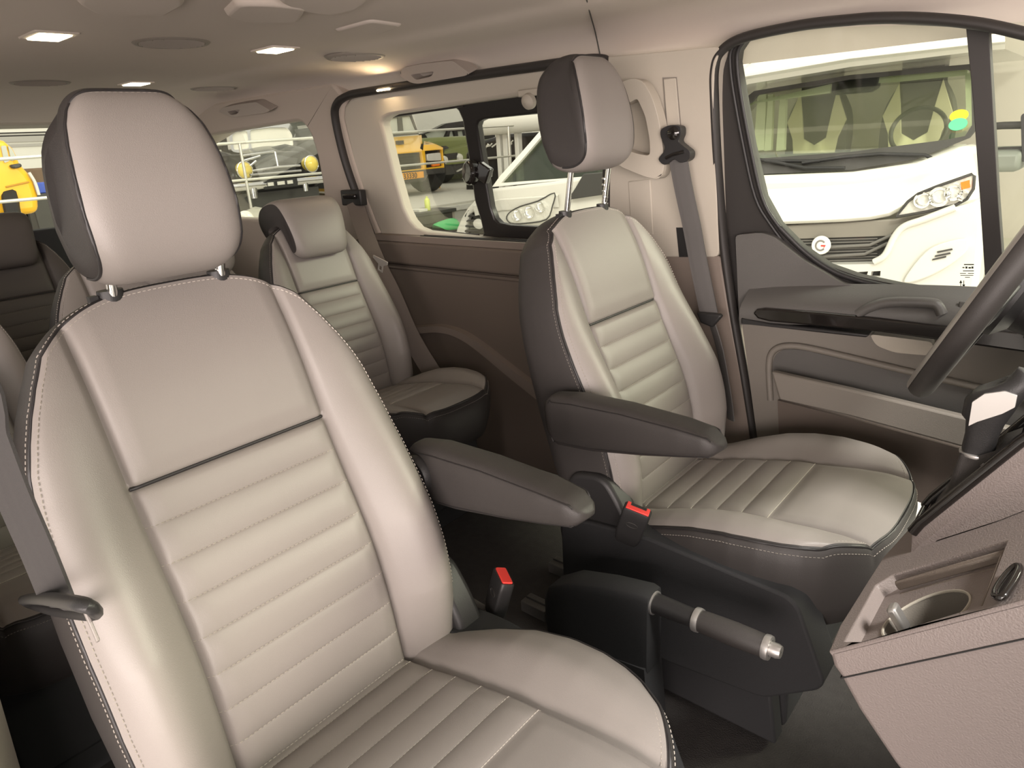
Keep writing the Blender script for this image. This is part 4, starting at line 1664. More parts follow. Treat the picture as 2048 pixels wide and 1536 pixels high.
def sl_y(m, loops, y, th, mi=0, k=0.0, z0=0.0):
    """photo outlines on an upright (or leaning, k) plane facing the van's side; th deep"""
    ls = []
    for px in loops:
        o = []
        for (a, b) in px:
            yy = y
            for _ in range(8):
                p = at_y(a, b, yy)
                yy = y + k * (p.z - z0)
            o.append((p.x, p.z))
        ls.append(o)
    return slab(m, ls, lambda a, b: Vector((a, y + k * (b - z0), b)), lambda a, b: Vector((a, y + k * (b - z0) + th, b)), mi)


def sl_x(m, loops, x, th, mi=0, k=0.0, z0=0.0):
    ls = []
    for px in loops:
        o = []
        for (a, b) in px:
            xx = x
            for _ in range(8):
                p = at_x(a, b, xx)
                xx = x - k * (p.z - z0)
            o.append((p.y, p.z))
        ls.append(o)
    return slab(m, ls, lambda a, b: Vector((x - k * (b - z0), a, b)), lambda a, b: Vector((x - k * (b - z0) - th, a, b)), mi)


# ---- hall floor, platform, walls
m = MB()
m.box((-3, 5, GZ - .05), (40, 40, .1))
struct(m.build('floor_hall', HALLF), 'grey showroom floor outside the van', 'floor')
m = MB()
m.box((-14.2, 9.0, (PZ + GZ) / 2), (16.0, 26, PZ - GZ), 0)
m.box((-6.19, 9.0, PZ - .06), (.04, 26, .06), 1)
struct(m.build('trim_4', [mat('platform_concrete', (.50, .48, .42), .7), LGREY]), 'raised grey platform with the yellow and black cars on it', 'platform')
m = MB()
m.box((-15.5, 8.0, 2.6), (.2, 30, 6.6), 0)
for z in (1.55, 1.75, 2.2, 2.9):
    m.box((-15.39, 8.0, z), (.04, 30, .05), 1)
m.box((-15.38, 8.0, 1.66), (.05, 30, .10), 1)
struct(m.build('wall_hall_rear', [WALLW, mat('grey_wall_band', (.45, .43, .40), .6)]), 'white panelled hall wall with grey bands behind the platform', 'wall')
wy_ = at_z(2016, 472, GZ).y
m = MB()
m.box((-3, wy_ + .1, 2.6), (28, .2, 6.6), 0)
for i in range(26):
    m.box((-10 + i * .45, wy_ - .01, 1.2), (.03, .03, 3.6), 0)
m.box((-3, wy_ - .03, 1.15), (28, .06, .10), 0)
struct(m.build('wall_hall_side', WALLW), 'white ribbed hall wall behind the motorhome', 'wall')

# ---- rail along the platform edge
RL = empty('guard_rail', (-6.0, 3.0, PZ), 'thin pale steel guard rail along the platform in front of the parked cars', 'rail')
m = MB()
m.tube([Vector((-6.0, -.6, 1.165)), Vector((-6.0, 2.8, 1.232)), Vector((-6.0, 6.3, 1.284))], .013, 10)
m.build('top_rail', RAILM, RL, smooth=60)
m = MB()
m.tube([Vector((-6.0, -.6, .905)), Vector((-6.0, 6.3, .916))], .012, 10)
m.build('lower_rail', RAILM, RL, smooth=60)
for yy in (.2, 2.52, 4.26, 6.2):
    m = MB()
    zt = interp([(-.6, 1.165), (2.8, 1.232), (7.5, 1.30)], yy)
    m.tube([Vector((-6.0, yy, zt)), Vector((-6.0, yy, PZ))], .013, 10)
    m.build('rail_post', RAILM, RL, smooth=60)


def wheel(parent, c, r, w, axis):
    c = Vector(c)
    m = MB()
    m.lathe([(r * .55, -w / 2), (r * .92, -w / 2), (r, -w * .3), (r, w * .3), (r * .92, w / 2), (r * .55, w / 2)], c, axis, 32)
    t = m.build('wheel', TYRE, parent, smooth=40)
    m = MB()
    m.lathe([(.001, -w * .42), (r * .45, -w * .42), (r * .58, -w * .3), (r * .58, w * .3), (r * .45, w * .42), (.001, w * .42)], c, axis, 24)
    m.build('rim', LGREY, t, smooth=40)
    return t


# ---- yellow off-roader (faces along the van)
DX = -7.8
OR = empty('off_road_car', (DX - 2, 6.0, PZ), 'boxy yellow off-roader with orange number plate seen through the sliding window', 'car')
m = MB()
sl_x(m, [[(746, 312), (781, 307), (846, 301), (886, 298), (889, 336), (852, 341), (789, 347), (748, 350)], [(784, 309), (843, 304), (847, 337), (789, 343)], [(850, 302), (884, 299), (887, 332), (853, 336)]], DX, .06)
m.build('front_panel', YELL, OR, bevel=.01)
m = MB()
sl_x(m, [[(748, 311), (783, 307), (845, 302), (849, 339), (788, 345), (750, 348)]], DX - .05, .03, 0)
for k in range(5):
    a, b = at_x(786, 314 + 6 * k, DX - .045), at_x(845, 309 + 6 * k, DX - .045)
    m.tube([a, b], .006, 6, mi=0)
g_ = m.build('grille', GLOSSB, OR)
m = MB()
m.lathe([(.001, 0), (.035, 0), (.045, .01), (.001, .012)], at_x(790, 323, DX - .03), (1, 0, 0), 20)
m.build('grille_badge', LGREY, g_)
m = MB()
sl_x(m, [[(849, 301), (886, 297), (888, 334), (852, 338)]], DX - .05, .03)
lb = m.build('lamp_box', GLOSSB, OR)
m = MB()
sl_x(m, [roundpoly([(854, 308), (881, 305), (883, 321), (855, 322)], 3, 3)], DX - .015, .05)
m.build('headlamp', LAMPG, lb, bevel=.006)
m = MB()
sl_x(m, [[(865, 326), (879, 324), (880, 331), (866, 333)]], DX - .015, .03)
m.build('indicator', ORNG, lb)
# bonnet and wing
m = MB()
fr = [at_x(x, y, DX) for x, y in [(745, 312), (781, 307), (846, 301)]]
bk = [at_x(x, y, DX - 1.0) for x, y in [(742, 279), (765, 276), (843, 270)]]
m.grid([fr, [p + Vector((-.06, 0, .03)) for p in fr], [lerp(a, b, .5) + Vector((0, 0, .03)) for a, b in zip(fr, bk)], bk], 0)
m.grid([bk, [p - Vector((0, 0, .6)) for p in bk]], 0)
bo = m.build('bonnet', YELL, OR, smooth=40)
m = MB()
for (x, y) in ((786, 285), (806, 296.5)):
    p = at_x(x, y, DX - .5)
    m.box(p + Vector((.15, 0, -.005)), (.05, .12, .05))
m.build('bonnet_vent', DGREY, bo)
m = MB()
w0 = [at_x(x, y, DX) for x, y in [(846, 302), (870, 299), (886, 299)]]
w1 = [at_x(x, y, DX - .06) for x, y in [(847, 290), (873, 289), (886, 295)]]
w2 = [at_x(x, y, DX - .9) for x, y in [(848, 282), (862, 285), (873, 289)]]
m.grid([w0, w1, w2, [p - Vector((0, 0, .7)) for p in w2]], 0)
m.build('wing', YELL, OR, smooth=40)
m = MB()
WX = DX - 1.05
sl_x(m, [[(740, 234), (763, 231), (822, 225), (838, 269), (745, 277)], [(748, 244), (796, 235), (798, 263), (752, 270)], [(804, 234), (821, 232), (832, 260), (807, 262)]], WX, .06, k=.25, z0=1.25)
ws = m.build('windscreen_frame', DGREY, OR)
m = MB()
sl_x(m, [[(744, 238), (763, 233), (821, 227), (835, 266), (748, 276)]], WX - .03, .01, k=.25, z0=1.25)
m.build('windscreen', PANEG, ws)
c0 = at_x(760, 232, WX)
m = MB()
m.box((DX - 2.6, 6.05, 1.18), (2.9, 1.3, .55))
m.box((DX - 2.6, 6.05, 1.62), (2.6, 1.2, .1))
m.build('cabin', DGREY, OR, bevel=.05)
m = MB()
m.box((DX - 2.6, 6.05, .80), (3.2, 1.3, .5))
m.build('body_side', YELL, OR, bevel=.04)
m = MB()
sl_x(m, [[(748, 349), (789, 345), (890, 335), (890, 346), (850, 350), (850, 358), (790, 372), (750, 376)]], DX + .02, .14)
m.build('bumper', DGREY, OR, bevel=.01)
m = MB()
sl_x(m, [[(792, 347.5), (847, 342.5), (848, 355), (792, 361.5)]], DX + .04, .015, 0)
sl_x(m, [[(788, 348), (792, 347.5), (792, 361.5), (788, 362)]], DX + .04, .015, 1)
npl = m.build('number_plate', [mat('orange_plate', (.85, .36, .02), .4), mat('blue_plate_band', (.05, .10, .35), .4)], OR)


def text_on(name, body, size, loc, xdir, ydir, m_, parent, ext=.002):
    cu = bpy.data.curves.new(name, 'FONT')
    cu.body = body
    cu.size = size
    cu.extrude = ext
    cu.align_x = 'CENTER'
    cu.align_y = 'CENTER'
    cu.materials.append(m_)
    tmp = bpy.data.objects.new(name, cu)
    COL.objects.link(tmp)
    bpy.context.view_layer.update()
    me = bpy.data.meshes.new_from_object(tmp)
    bpy.data.objects.remove(tmp)
    o = bpy.data.objects.new(name, me)
    COL.objects.link(o)
    xd, yd = Vector(xdir).normalized(), Vector(ydir).normalized()
    zd = xd.cross(yd).normalized()
    org = Vector((0, 0, 0))
    p = parent
    while p is not None:
        org += p.location
        p = p.parent
    L = Vector(loc) - org
    o.matrix_local = Matrix(((xd.x, yd.x, zd.x, L.x), (xd.y, yd.y, zd.y, L.y), (xd.z, yd.z, zd.z, L.z), (0, 0, 0, 1)))
    if parent:
        o.parent = parent
    return o


pa, pb = at_x(800, 354, DX + .045), at_x(840, 350, DX + .045)
text_on('plate_digits', '33330', .105, (pa + pb) / 2 + Vector((.004, 0, 0)), pb - pa, (0, 0, 1), BLACKP, npl)
wc1 = at_x(869, 364, DX - .25)
wheel(OR, (wc1.x - .2, wc1.y + .02, PZ + .36), .36, .24, (0, 1, 0))
wheel(OR, (wc1.x - .2, wc1.y - 1.10, PZ + .36), .36, .24, (0, 1, 0))
m = MB()
m.box((DX - 1.4, 5.9, PZ + .32), (2.4, 1.1, .28))
m.build('chassis', DGREY, OR)

# ---- olive green car with dark cabin next to it
GX = -9.4
GC = empty('green_car', (GX - 2, 8.4, PZ), 'olive green car with dark roof parked right of the yellow off-roader', 'car')
m = MB()
gf = [at_x(x, y, GX) for x, y in [(888, 303), (912, 297), (936, 292), (980, 288)]]
gb = [at_x(x, y, GX - 1.1) for x, y in [(893, 296), (912, 289), (934, 284), (980, 278)]]
gd = [at_x(x, y, GX + .02) for x, y in [(890, 330), (912, 328), (937, 325), (980, 321)]]
m.grid([gd, gf, [lerp(a, b, .5) + Vector((0, 0, .05)) for a, b in zip(gf, gb)], gb, [p - Vector((0, 0, .8)) for p in gb]], 0)
m.build('bonnet', GREENP, GC, smooth=40)
m = MB()
sl_x(m, [[(891, 308), (915, 305), (916, 317), (893, 320)]], GX + .03, .05)
m.build('grille', GLOSSB, GC)
for (x, y) in ((920, 315), (890, 320)):
    m = MB()
    m.lathe([(.001, .03), (.06, .02), (.075, -.02), (.001, -.03)], at_x(x, y, GX + .04), (1, 0, 0), 20)
    m.build('headlamp', LAMPG, GC, smooth=50)
m = MB()
sl_x(m, [[(845, 268), (872, 257), (892, 247), (926, 242), (990, 240), (990, 282), (936, 283), (893, 297), (860, 290)], [(850, 268), (874, 260), (896, 262), (886, 284), (858, 280)], [(901, 262), (908, 262), (912, 279), (897, 280)], [(915, 262), (928, 261), (931, 279), (918, 280)]], GX - 1.2, .12)
m.build('cabin', BLKP, GC)
m = MB()
sl_x(m, [[(846, 269), (872, 259), (980, 258), (980, 282), (893, 290), (862, 286)]], GX - 1.26, .02)
m.build('side_windows', PANEG, GC)
m = MB()
m.box((GX - 1.9, at_x(930, 310, GX).y + .15, PZ + .55), (3.2, 1.5, .55))
m.build('body', GREENP, GC, bevel=.08)
wcg = at_x(915, 352, GX)
for dy in (0, 1.3):
    wheel(GC, (GX - .45, wcg.y + dy, PZ + .35), .35, .24, (0, 1, 0))
m = MB()
sl_x(m, [[(891, 330), (940, 325), (940, 345), (893, 350)]], GX - .02, .1)
m.build('bumper', DGREY, GC, bevel=.01)
m = MB()
sl_x(m, [[(914, 342), (927, 335), (928, 338), (915, 344)]], GX + .02, .03)
sl_x(m, [[(926, 357), (932, 351), (933, 354), (928, 357)]], GX + .02, .03)
m.build('bumper_reflector', LGREY, GC)

# ---- black classic car seen through the rear quarter window
CX = -8.0
CL = empty('classic_car', (CX - 2, 4.1, PZ), 'black vintage car with round yellow headlamps behind the rear quarter window', 'car')
# bonnet: rounded nose from the bumper back to the split windscreen


def cxp(x, y, d=0.0):
    return at_x(x, y, CX - d)


m = MB()
P = []
for ring_ in ([(516, 352, .0), (545, 350, -.05), (590, 346, .0)], [(512, 338, .05), (545, 333, -.06), (592, 330, .05)], [(506, 324, .2), (541, 318, .05), (596, 316, .2)],
              [(496, 312, .5), (538, 303, .35), (600, 306, .5)], [(485, 306, 1.0), (535, 295, .9), (604, 299, 1.0)], [(478, 303, 1.35), (534, 292, 1.3), (606, 296, 1.35)]):
    P.append(catmull([cxp(*r) for r in ring_], 8))
m.grid(P, 0)
m.build('bonnet', BLKP, CL, smooth=60)
for sgn, (x, y) in ((-1, (486, 341)), (1, (619, 328))):
    m = MB()
    c = cxp(x, y, .10)
    secs = []
    for (dx, dy, dz, r_) in ((.02, 0, -.02, .10), (-.05, 0, 0, .20), (-.25, 0, .03, .27), (-.6, 0, .05, .30), (-1.1, -.0, .0, .32), (-1.5, 0, -.1, .3)):
        secs.append([c + Vector((dx, sgn * .06 + r_ * .8 * math.cos(t), dz + r_ * math.sin(t) - .08)) for t in [2 * PI * k / 20 for k in range(20)]])
    m.grid(secs, 0, cv=True)
    m.add(secs[0], [list(range(20))])
    m.build('front_wing', BLKP, CL, smooth=60)
    m = MB()
    m.lathe([(.001, .10), (.05, .095), (.085, .07), (.097, .04), (.097, .0), (.09, -.05)], c, (1, 0, 0), 28)
    lo_ = m.build('headlamp', mat('yellow_lamp_lens', (.80, .62, .12), .15, coat=.5), CL, smooth=50)
    m = MB()
    m.tube([c + Vector((.045, .100 * math.cos(t), .100 * math.sin(t))) for t in [2 * PI * k / 28 for k in range(28)]], .010, 8, closed=True)
    m.build('chrome_ring', CHROME, lo_, smooth=60)
# windscreen and roof
m = MB()
sl_x(m, [roundpoly([(463, 303), (458, 270), (470, 258), (540, 247), (580, 246), (590, 262), (594, 296), (530, 300), (480, 306)], 6, 3), roundpoly([(468, 300), (464, 270), (472, 264), (494, 261), (498, 297)], 4, 3), roundpoly([(503, 297), (500, 260), (540, 255), (574, 255), (584, 268), (587, 292)], 5, 3)], CX - 1.4, .08, k=.35, z0=1.2)
wf = m.build('windscreen_frame', CHROME, CL)
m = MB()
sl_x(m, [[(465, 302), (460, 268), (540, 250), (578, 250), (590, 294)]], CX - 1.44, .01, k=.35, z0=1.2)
m.build('windscreen', mat('painted_reflection_pane', (.75, .72, .62), .2), wf)  # opaque pale colour painted in place of the glass reflection
m = MB()
tp = [at_x(x, y, CX - 1.65) for x, y in [(446, 300), (447, 272), (462, 254), (520, 243), (582, 240), (596, 258), (602, 296)]]
P = [catmull(tp, 4), [p + Vector((-.7, 0, .05)) for p in catmull(tp, 4)], [p + Vector((-1.7, 0, -.02)) for p in catmull(tp, 4)]]
m.grid(P, 0)
m.build('roof', BLKP, CL, smooth=60)
m = MB()
m.box((CX - 1.7, 4.05, PZ + .45), (3.0, 1.35, .55))
m.build('body', BLKP, CL, bevel=.1, seg=3)
m = MB()
a, b = cxp(465, 376, -.22), cxp(650, 358, -.22)
m.tube([a, lerp(a, b, .33)], .045, 12)
m.tube([lerp(a, b, .66), b], .045, 12)
m.tube([lerp(a, b, .2) - Vector((0, 0, .02)), lerp(a, b, .2) - Vector((0, 0, .14))], .045, 12)
m.tube([lerp(a, b, .76) - Vector((0, 0, .02)), lerp(a, b, .76) - Vector((0, 0, .12))], .04, 12)
m.tube([a, b], .022, 8)
m.build('bumper', CHROME, CL, smooth=50)
m = MB()
for (p, q_) in (((504, 342), (556, 334)), ((556, 334), (600, 331)), ((500, 350), (602, 341)), ((482, 312), (548, 303)), ((486, 322), (520, 312)), ((500, 332), (512, 322))):
    m.tube([cxp(*p, -.10), cxp(*q_, -.10)], .014, 8)
m.tube([cxp(550, 304, .0), cxp(556, 334, -.1)], .012, 8)
m.build('chrome_bars', CHROME, CL, smooth=50)
m = MB()
sl_x(m, [[(528, 362), (594, 356), (596, 372), (530, 379)]], CX + .26, .02)
np2 = m.build('number_plate', BLACKP, CL)
pa, pb = cxp(535, 369, -.29), cxp(590, 363, -.29)
for k, (t0_, t1_) in enumerate(((.02, .22), (.36, .62), (.72, .92))):
    m = MB()
    a, b = lerp(pa, pb, t0_), lerp(pa, pb, t1_)
    m.prism([a + Vector((0, 0, -.02)), b + Vector((0, 0, -.02)), b + Vector((0, 0, .02)), a + Vector((0, 0, .02))], [p + Vector((-.01, 0, 0)) for p in (a + Vector((0, 0, -.02)), b + Vector((0, 0, -.02)), b + Vector((0, 0, .02)), a + Vector((0, 0, .02)))])
    m.build('plate_lettering', LGREY, np2)
for dy in (-.62, .62):
    wheel(CL, (CX - .55, 4.05 + dy, PZ + .30), .30, .16, (0, 1, 0))
m = MB()
m.box((CX - .9, 4.1, PZ + .16), (1.6, 1.2, .2))
m.build('chassis', DGREY, CL)

# grey machine with orange lamp beside the classic, and the pale car below it
m = MB()
sl_x(m, [[(590, 262), (612, 258), (640, 262), (655, 330), (612, 330), (600, 300)]], CX - 4.4, .5, 0)
gm = m.build('grey_trailer', mat('grey_green_panel', (.34, .36, .32), .5), bevel=.03)
cz_ = at_x(625, 330, CX - 4.4)
ms = MB()
ms.box((CX - 4.65, cz_.y, (PZ + cz_.z) / 2 + .02), (.45, .6, cz_.z - PZ + .06))
ms.build('stand', DGREY, gm)
set_props(gm, 'grey-green trailer body with an orange lamp, right of the black classic car', 'trailer')
m = MB()
m.lathe([(.001, .03), (.04, .02), (.045, 0), (.001, -.01)], at_x(614, 296, CX - 4.36), (1, 0, 0), 16)
m.build('lamp', ORNG, gm)
m = MB()
bx = -4.6
P = []
for ring_ in ([(470, 452), (500, 446), (540, 440)], [(478, 436), (505, 428), (545, 430)], [(484, 426), (508, 415), (548, 421)], [(488, 424), (510, 413), (550, 420)]):
    P.append([at_x(x, y, bx - .25 * k) for k, (x, y) in enumerate(ring_)])
m.grid(P, 0)
m.grid([P[-1], [p + Vector((-.5, 0, -.1)) for p in P[-1]], [p + Vector((-.6, 0, -.9)) for p in P[-1]]], 0)
m.grid([P[0], [p - Vector((0, 0, .7)) for p in P[0]]], 0)
wcr = empty('white_car', at_x(510, 440, bx) * 1.0, 'small white car bonnet low between near headrest and folded rear headrest', 'car')
m.build('bonnet', WHITEP, wcr, smooth=60)
m = MB()
m.lathe([(.001, .02), (.05, .015), (.06, -.01), (.001, -.03)], at_x(492, 439, bx + .03), (1, -.3, 0), 20)
m.build('headlamp', LAMPG, wcr, smooth=50)
m = MB()
m.box(at_x(510, 440, bx) + Vector((-.5, .05, -.62)), (.7, .5, .65))
m.build('body', WHITEP, wcr, bevel=.06)

# ---- yellow vintage car beyond the tailgate window
YX = -8.2
YC = empty('vintage_car', (YX - .7, .2, PZ), 'yellow vintage car with rounded rear windows seen through the tailgate', 'car')


def yprof(px, x, dz=0.0):
    return [at_x(a, b, x) for a, b in px]


side_px = [(-200, 300), (-120, 270), (-40, 270), (10, 281), (28, 296), (36, 312), (42, 328), (58, 345), (70, 365), (78, 390), (80, 425), (60, 428), (-200, 460)]
m = MB()
sp_ = yprof(side_px, YX)
m.prism(sp_, [p + Vector((-1.35, 0, 0)) for p in sp_])
m.build('body', YELL, YC, smooth=50, bevel=.06, seg=3)
for px in ([(2, 292), (12, 291), (19, 322), (9, 326)], [(16, 291), (24, 298), (34, 318), (23, 322)], [(-60, 300), (-6, 293), (0, 325), (-60, 334)]):
    m = MB()
    sl_x(m, [roundpoly(px, 2.5, 3)], YX + .02, .05)
    m.build('side_window', PANEG, YC)
m = MB()
sl_x(m, [[(20, 330), (43, 326), (46, 334), (27, 338)]], YX + .06, .1)
m.build('bonnet_scoop', DGREY, YC, bevel=.02)
m = MB()
m.tube(catmull(yprof([(58, 345), (70, 365), (78, 390)], YX + .01), 5), .015, 8)
m.tube(catmull(yprof([(12, 374), (35, 369), (58, 364)], YX + .01), 5), .008, 6, mi=1)
m.build('body_trim', [LGREY, mat('dull_amber', (.45, .22, .02), .4)], YC, smooth=50)
wy1 = at_x(37, 415, YX)
wheel(YC, (YX - .10, wy1.y, PZ + .27), .27, .12, (.45, 1, 0))
wheel(YC, (YX - .10, wy1.y - 2.3, PZ + .27), .27, .12, (.45, 1, 0))
# blue crate on a dark cabinet, a brown cabinet further back
m = MB()
c = at_x(84, 386, -9.6)
m.box((c.x, c.y, (c.z + PZ) / 2), (.5, .40, c.z - PZ))
o = m.build('dark_cabinet', DGREY, bevel=.01)
set_props(o, 'low dark cabinet under the small blue crate behind the yellow vintage car', 'cabinet')
m = MB()
m.box((c.x, c.y, c.z + .06), (.3, .26, .118))
o = m.build('blue_crate', mat('blue_plastic', (.05, .10, .50), .5), bevel=.01)
set_props(o, 'small blue crate on a low dark cabinet right of the yellow vintage car', 'crate')
m = MB()
c = at_x(76, 336, -10.6)
m.box((c.x, c.y, (c.z + PZ) / 2), (.5, .7, c.z - PZ))
o = m.build('brown_cabinet', mat('brown_wood', (.16, .10, .06), .6), bevel=.02)
set_props(o, 'taller brown cabinet beyond the small blue crate', 'cabinet')

# ---- work table in front of the platform
TX = -5.9
TB = empty('work_table', at_x(868, 425, TX) * 1.0, 'small dark work table in front of the platform, seen through the sliding window', 'table')
m = MB()
tt_ = [at_x(x, y, TX) for x, y in [(828, 426), (910, 417)]]
tz = .5 * (tt_[0].z + tt_[1].z)
ya, yb = tt_[0].y, tt_[1].y
m.box((TX - .2, (ya + yb) / 2, tz - .02), (.45, yb - ya, .04))
m.build('table_top', DGREY, TB, bevel=.006)
for yy in (ya + .03, yb - .03):
    for xx in (TX - .02, TX - .38):
        m = MB()
        m.box((xx, yy, (tz - .04 + GZ) / 2), (.035, .035, tz - .04 - GZ))
        m.build('leg', mat('worn_beige_steel', (.42, .36, .30), .5), TB)
m = MB()
m.box((TX - .2, (ya + yb) / 2, tz - .09), (.40, yb - ya - .1, .10))
m.build('drawer_box', mat('dark_brown_box', (.07, .06, .05), .6), TB, bevel=.01)
m = MB()
m.box((TX - .08, (ya + yb) / 2, tz - .225), (.66, yb - ya - .06, .02))
m.build('shelf', DGREY, TB)
bz = tz + .001
p = at_x(855, 412, TX - .15)
m = MB()
m.lathe([(.001, 0), (.030, 0), (.032, .01), (.032, .11), (.022, .13), (.012, .135), (.012, .155), (.001, .156)], (TX - .15, p.y, bz), (0, 0, 1), 20)
o = m.build('spray_bottle', mat('lime_plastic', (.62, .68, .14), .35), smooth=40)
set_props(o, 'lime yellow bottle standing on the small work table', 'bottle')
m = MB()
p = at_x(840, 421, TX - .1)
m.box((TX - .12, p.y, bz + .016), (.16, .13, .03))
o = m.build('paper_box', LGREY, bevel=.004)
set_props(o, 'flat pale box on the work table left of the lime bottle', 'box')
m = MB()
p0 = [at_x(x, y, TX - .1) for x, y in [(842, 462), (862, 452), (882, 448), (890, 456), (892, 466), (860, 470)]]
sz = tz - .214
c = sum(p0, Vector()) / 6
P = []
for i in range(9):
    a = i / 8
    P.append([Vector((TX + .02 + .20 * a, c.y + (p.y - c.y) * (.7 + .3 * math.sin(PI * a)), sz + max(.0, (p.z - min(q.z for q in p0))) * math.sin(PI * (a * .8 + .1)))) for p in catmull(p0, 3, True)])
m.grid(P, 0, cv=True)
m.add(P[0], [list(range(len(P[0])))])
m.add(P[-1], [list(range(len(P[0])))])
o = m.build('plastic_bag', mat('bright_green_plastic', (.05, .42, .12), .35), smooth=60)
set_props(o, 'crumpled bright green bag on the shelf of the work table', 'bag')

# ---- white panel van (faces the van's side)
VY = 4.3
VN = empty('white_van', (-4.3, VY + 1.5, GZ), 'white panel van with black grille and dark windscreen seen through the sliding window', 'van')
m = MB()
sl_y(m, [[(908, 480), (912, 458), (920, 438), (934, 415), (952, 396), (978, 378), (1100, 364), (1180, 352), (1222, 346), (1236, 344), (1236, 560), (905, 560)], [(928, 476), (931, 448), (938, 428), (946, 424), (978, 421), (990, 440), (1000, 476)]], VY + .10, .25)
m.build('front_body', WHITEP, VN, smooth=30, bevel=.03, seg=3)
m = MB()
fr = [(946, 412), (1000, 400), (1060, 396), (1115, 392)]
mid = [(958, 398), (1005, 388), (1062, 382), (1125, 378)]
bk = [(976, 378), (1010, 374), (1062, 368), (1135, 360)]
P = [[at_y(x, y, VY + .06) for x, y in fr], [at_y(x, y, VY + .25) for x, y in mid], [at_y(x, y, VY + .75) for x, y in bk]]
m.grid(P, 0)
m.grid([[p - Vector((0, -.02, .1)) for p in P[0]], P[0]], 0)
m.build('bonnet', WHITEP, VN, smooth=60)
m = MB()
sl_y(m, [[(1014, 384), (1022, 378), (1064, 376), (1052, 382)]], VY + .3, .02)
sl_y(m, [[(980, 384), (983, 380), (1000, 379), (990, 383)]], VY + .3, .02)
m.build('bonnet_vent', DGREY, VN)
m = MB()
sl_y(m, [[(926, 480), (930, 447), (938, 427), (946, 422), (978, 419), (992, 440), (1002, 480)]], VY + .16, .05)
gr = m.build('grille', GLOSSB, VN)
m = MB()
for k in range(5):
    a, b = at_y(932 - k, 432 + 10 * k, VY + .12), at_y(994, 430 + 10 * k, VY + .12)
    m.tube([a, b], .012, 8)
m.build('grille_bar', DGREY, gr, smooth=50)
m = MB()
a, b = at_y(950, 449, VY + .09), at_y(968, 446, VY + .09)
cm_ = (a + b) / 2
m.lathe([(.001, 0), (.9, 0), (1.0, .08), (.95, .16), (.001, .22)], Vector((0, 0, 0)), (0, -1, 0), 24)
for i, v in enumerate(m.v):
    m.v[i] = cm_ + Vector((v.x * .075, v.y * .12, v.z * .052))
m.build('oval_badge', LGREY, gr, smooth=50)
m = MB()
sl_y(m, [c2([(1014, 436), (1020, 426), (1040, 414), (1076, 403), (1108, 388), (1104, 412), (1092, 438), (1050, 446), (1024, 446)], 3, True)], VY + .06, .05)
hl = m.build('headlamp', LAMPG, VN, bevel=.012)
m = MB()
m.tube([at_y(x, y, VY + .055) for x, y in c2([(1013, 437), (1019, 425), (1040, 413), (1076, 402), (1109, 386), (1105, 412), (1093, 439), (1050, 447), (1023, 447)], 3, True)], .006, 6, closed=True)
m.build('lamp_outline', DGREY, hl, smooth=60)
m = MB()
for (x, y, r_) in ((1036, 430, .055), (1060, 424, .06), (1082, 414, .05)):
    m.lathe([(.001, -.02), (r_ * .6, -.015), (r_, .01), (r_, .02)], at_y(x, y, VY + .05), (0, -1, 0), 18)
m.build('reflector_bowl', CHROME, hl, smooth=50)
# windscreen, leaning back
kk = .9
m = MB()
sl_y(m, [[(984, 374), (1000, 352), (1040, 308), (1080, 262), (1236, 244), (1236, 352), (1120, 361)], [(1002, 366), (1046, 316), (1082, 274), (1230, 255), (1230, 348), (1110, 358)]], VY + .75, .05, k=kk, z0=.85)
vf = m.build('windscreen_frame', WHITEP, VN)
m = MB()
sl_y(m, [[(996, 368), (1082, 268), (1234, 248), (1234, 350), (1110, 362)]], VY + .79, .01, k=kk, z0=.85)
m.build('windscreen', VGLASS, vf)
m = MB()
m.tube([at_y(x, y, VY + .74) for x, y in [(994, 371), (1050, 367), (1090, 361), (1140, 354)]], .012, 8)
m.build('wiper_edge', DGREY, vf)
m = MB()
m.box((-4.25, VY + 2.6, .62), (1.7, .1, 1.5), 0)
m.box((-4.25, VY + 1.9, .15), (1.7, 1.3, .3), 0)
m.build('cab_interior', mat('grey_cab_interior', (.24, .235, .20), .7), VN)
m = MB()
m.box((-4.3, VY + 3.6, .72), (1.9, 1.6, 2.3))
m.build('load_body', WHITEP, VN, bevel=.06)
m = MB()
sl_y(m, [[(1134, 400), (1150, 376), (1166, 348), (1216, 344), (1216, 388)]], VY + .04, .05)
m.build('side_panel', DGREY, VN, bevel=.008)
m = MB()
m.box(at_y(1212, 376, VY + .02), (.02, .03, .16))
m.build('side_indicator', ORNG, VN)
for dx in (-.95, .75):
    wheel(VN, (-4.2 + dx, VY + .75, GZ + .34), .34, .22, (1, 0, 0))

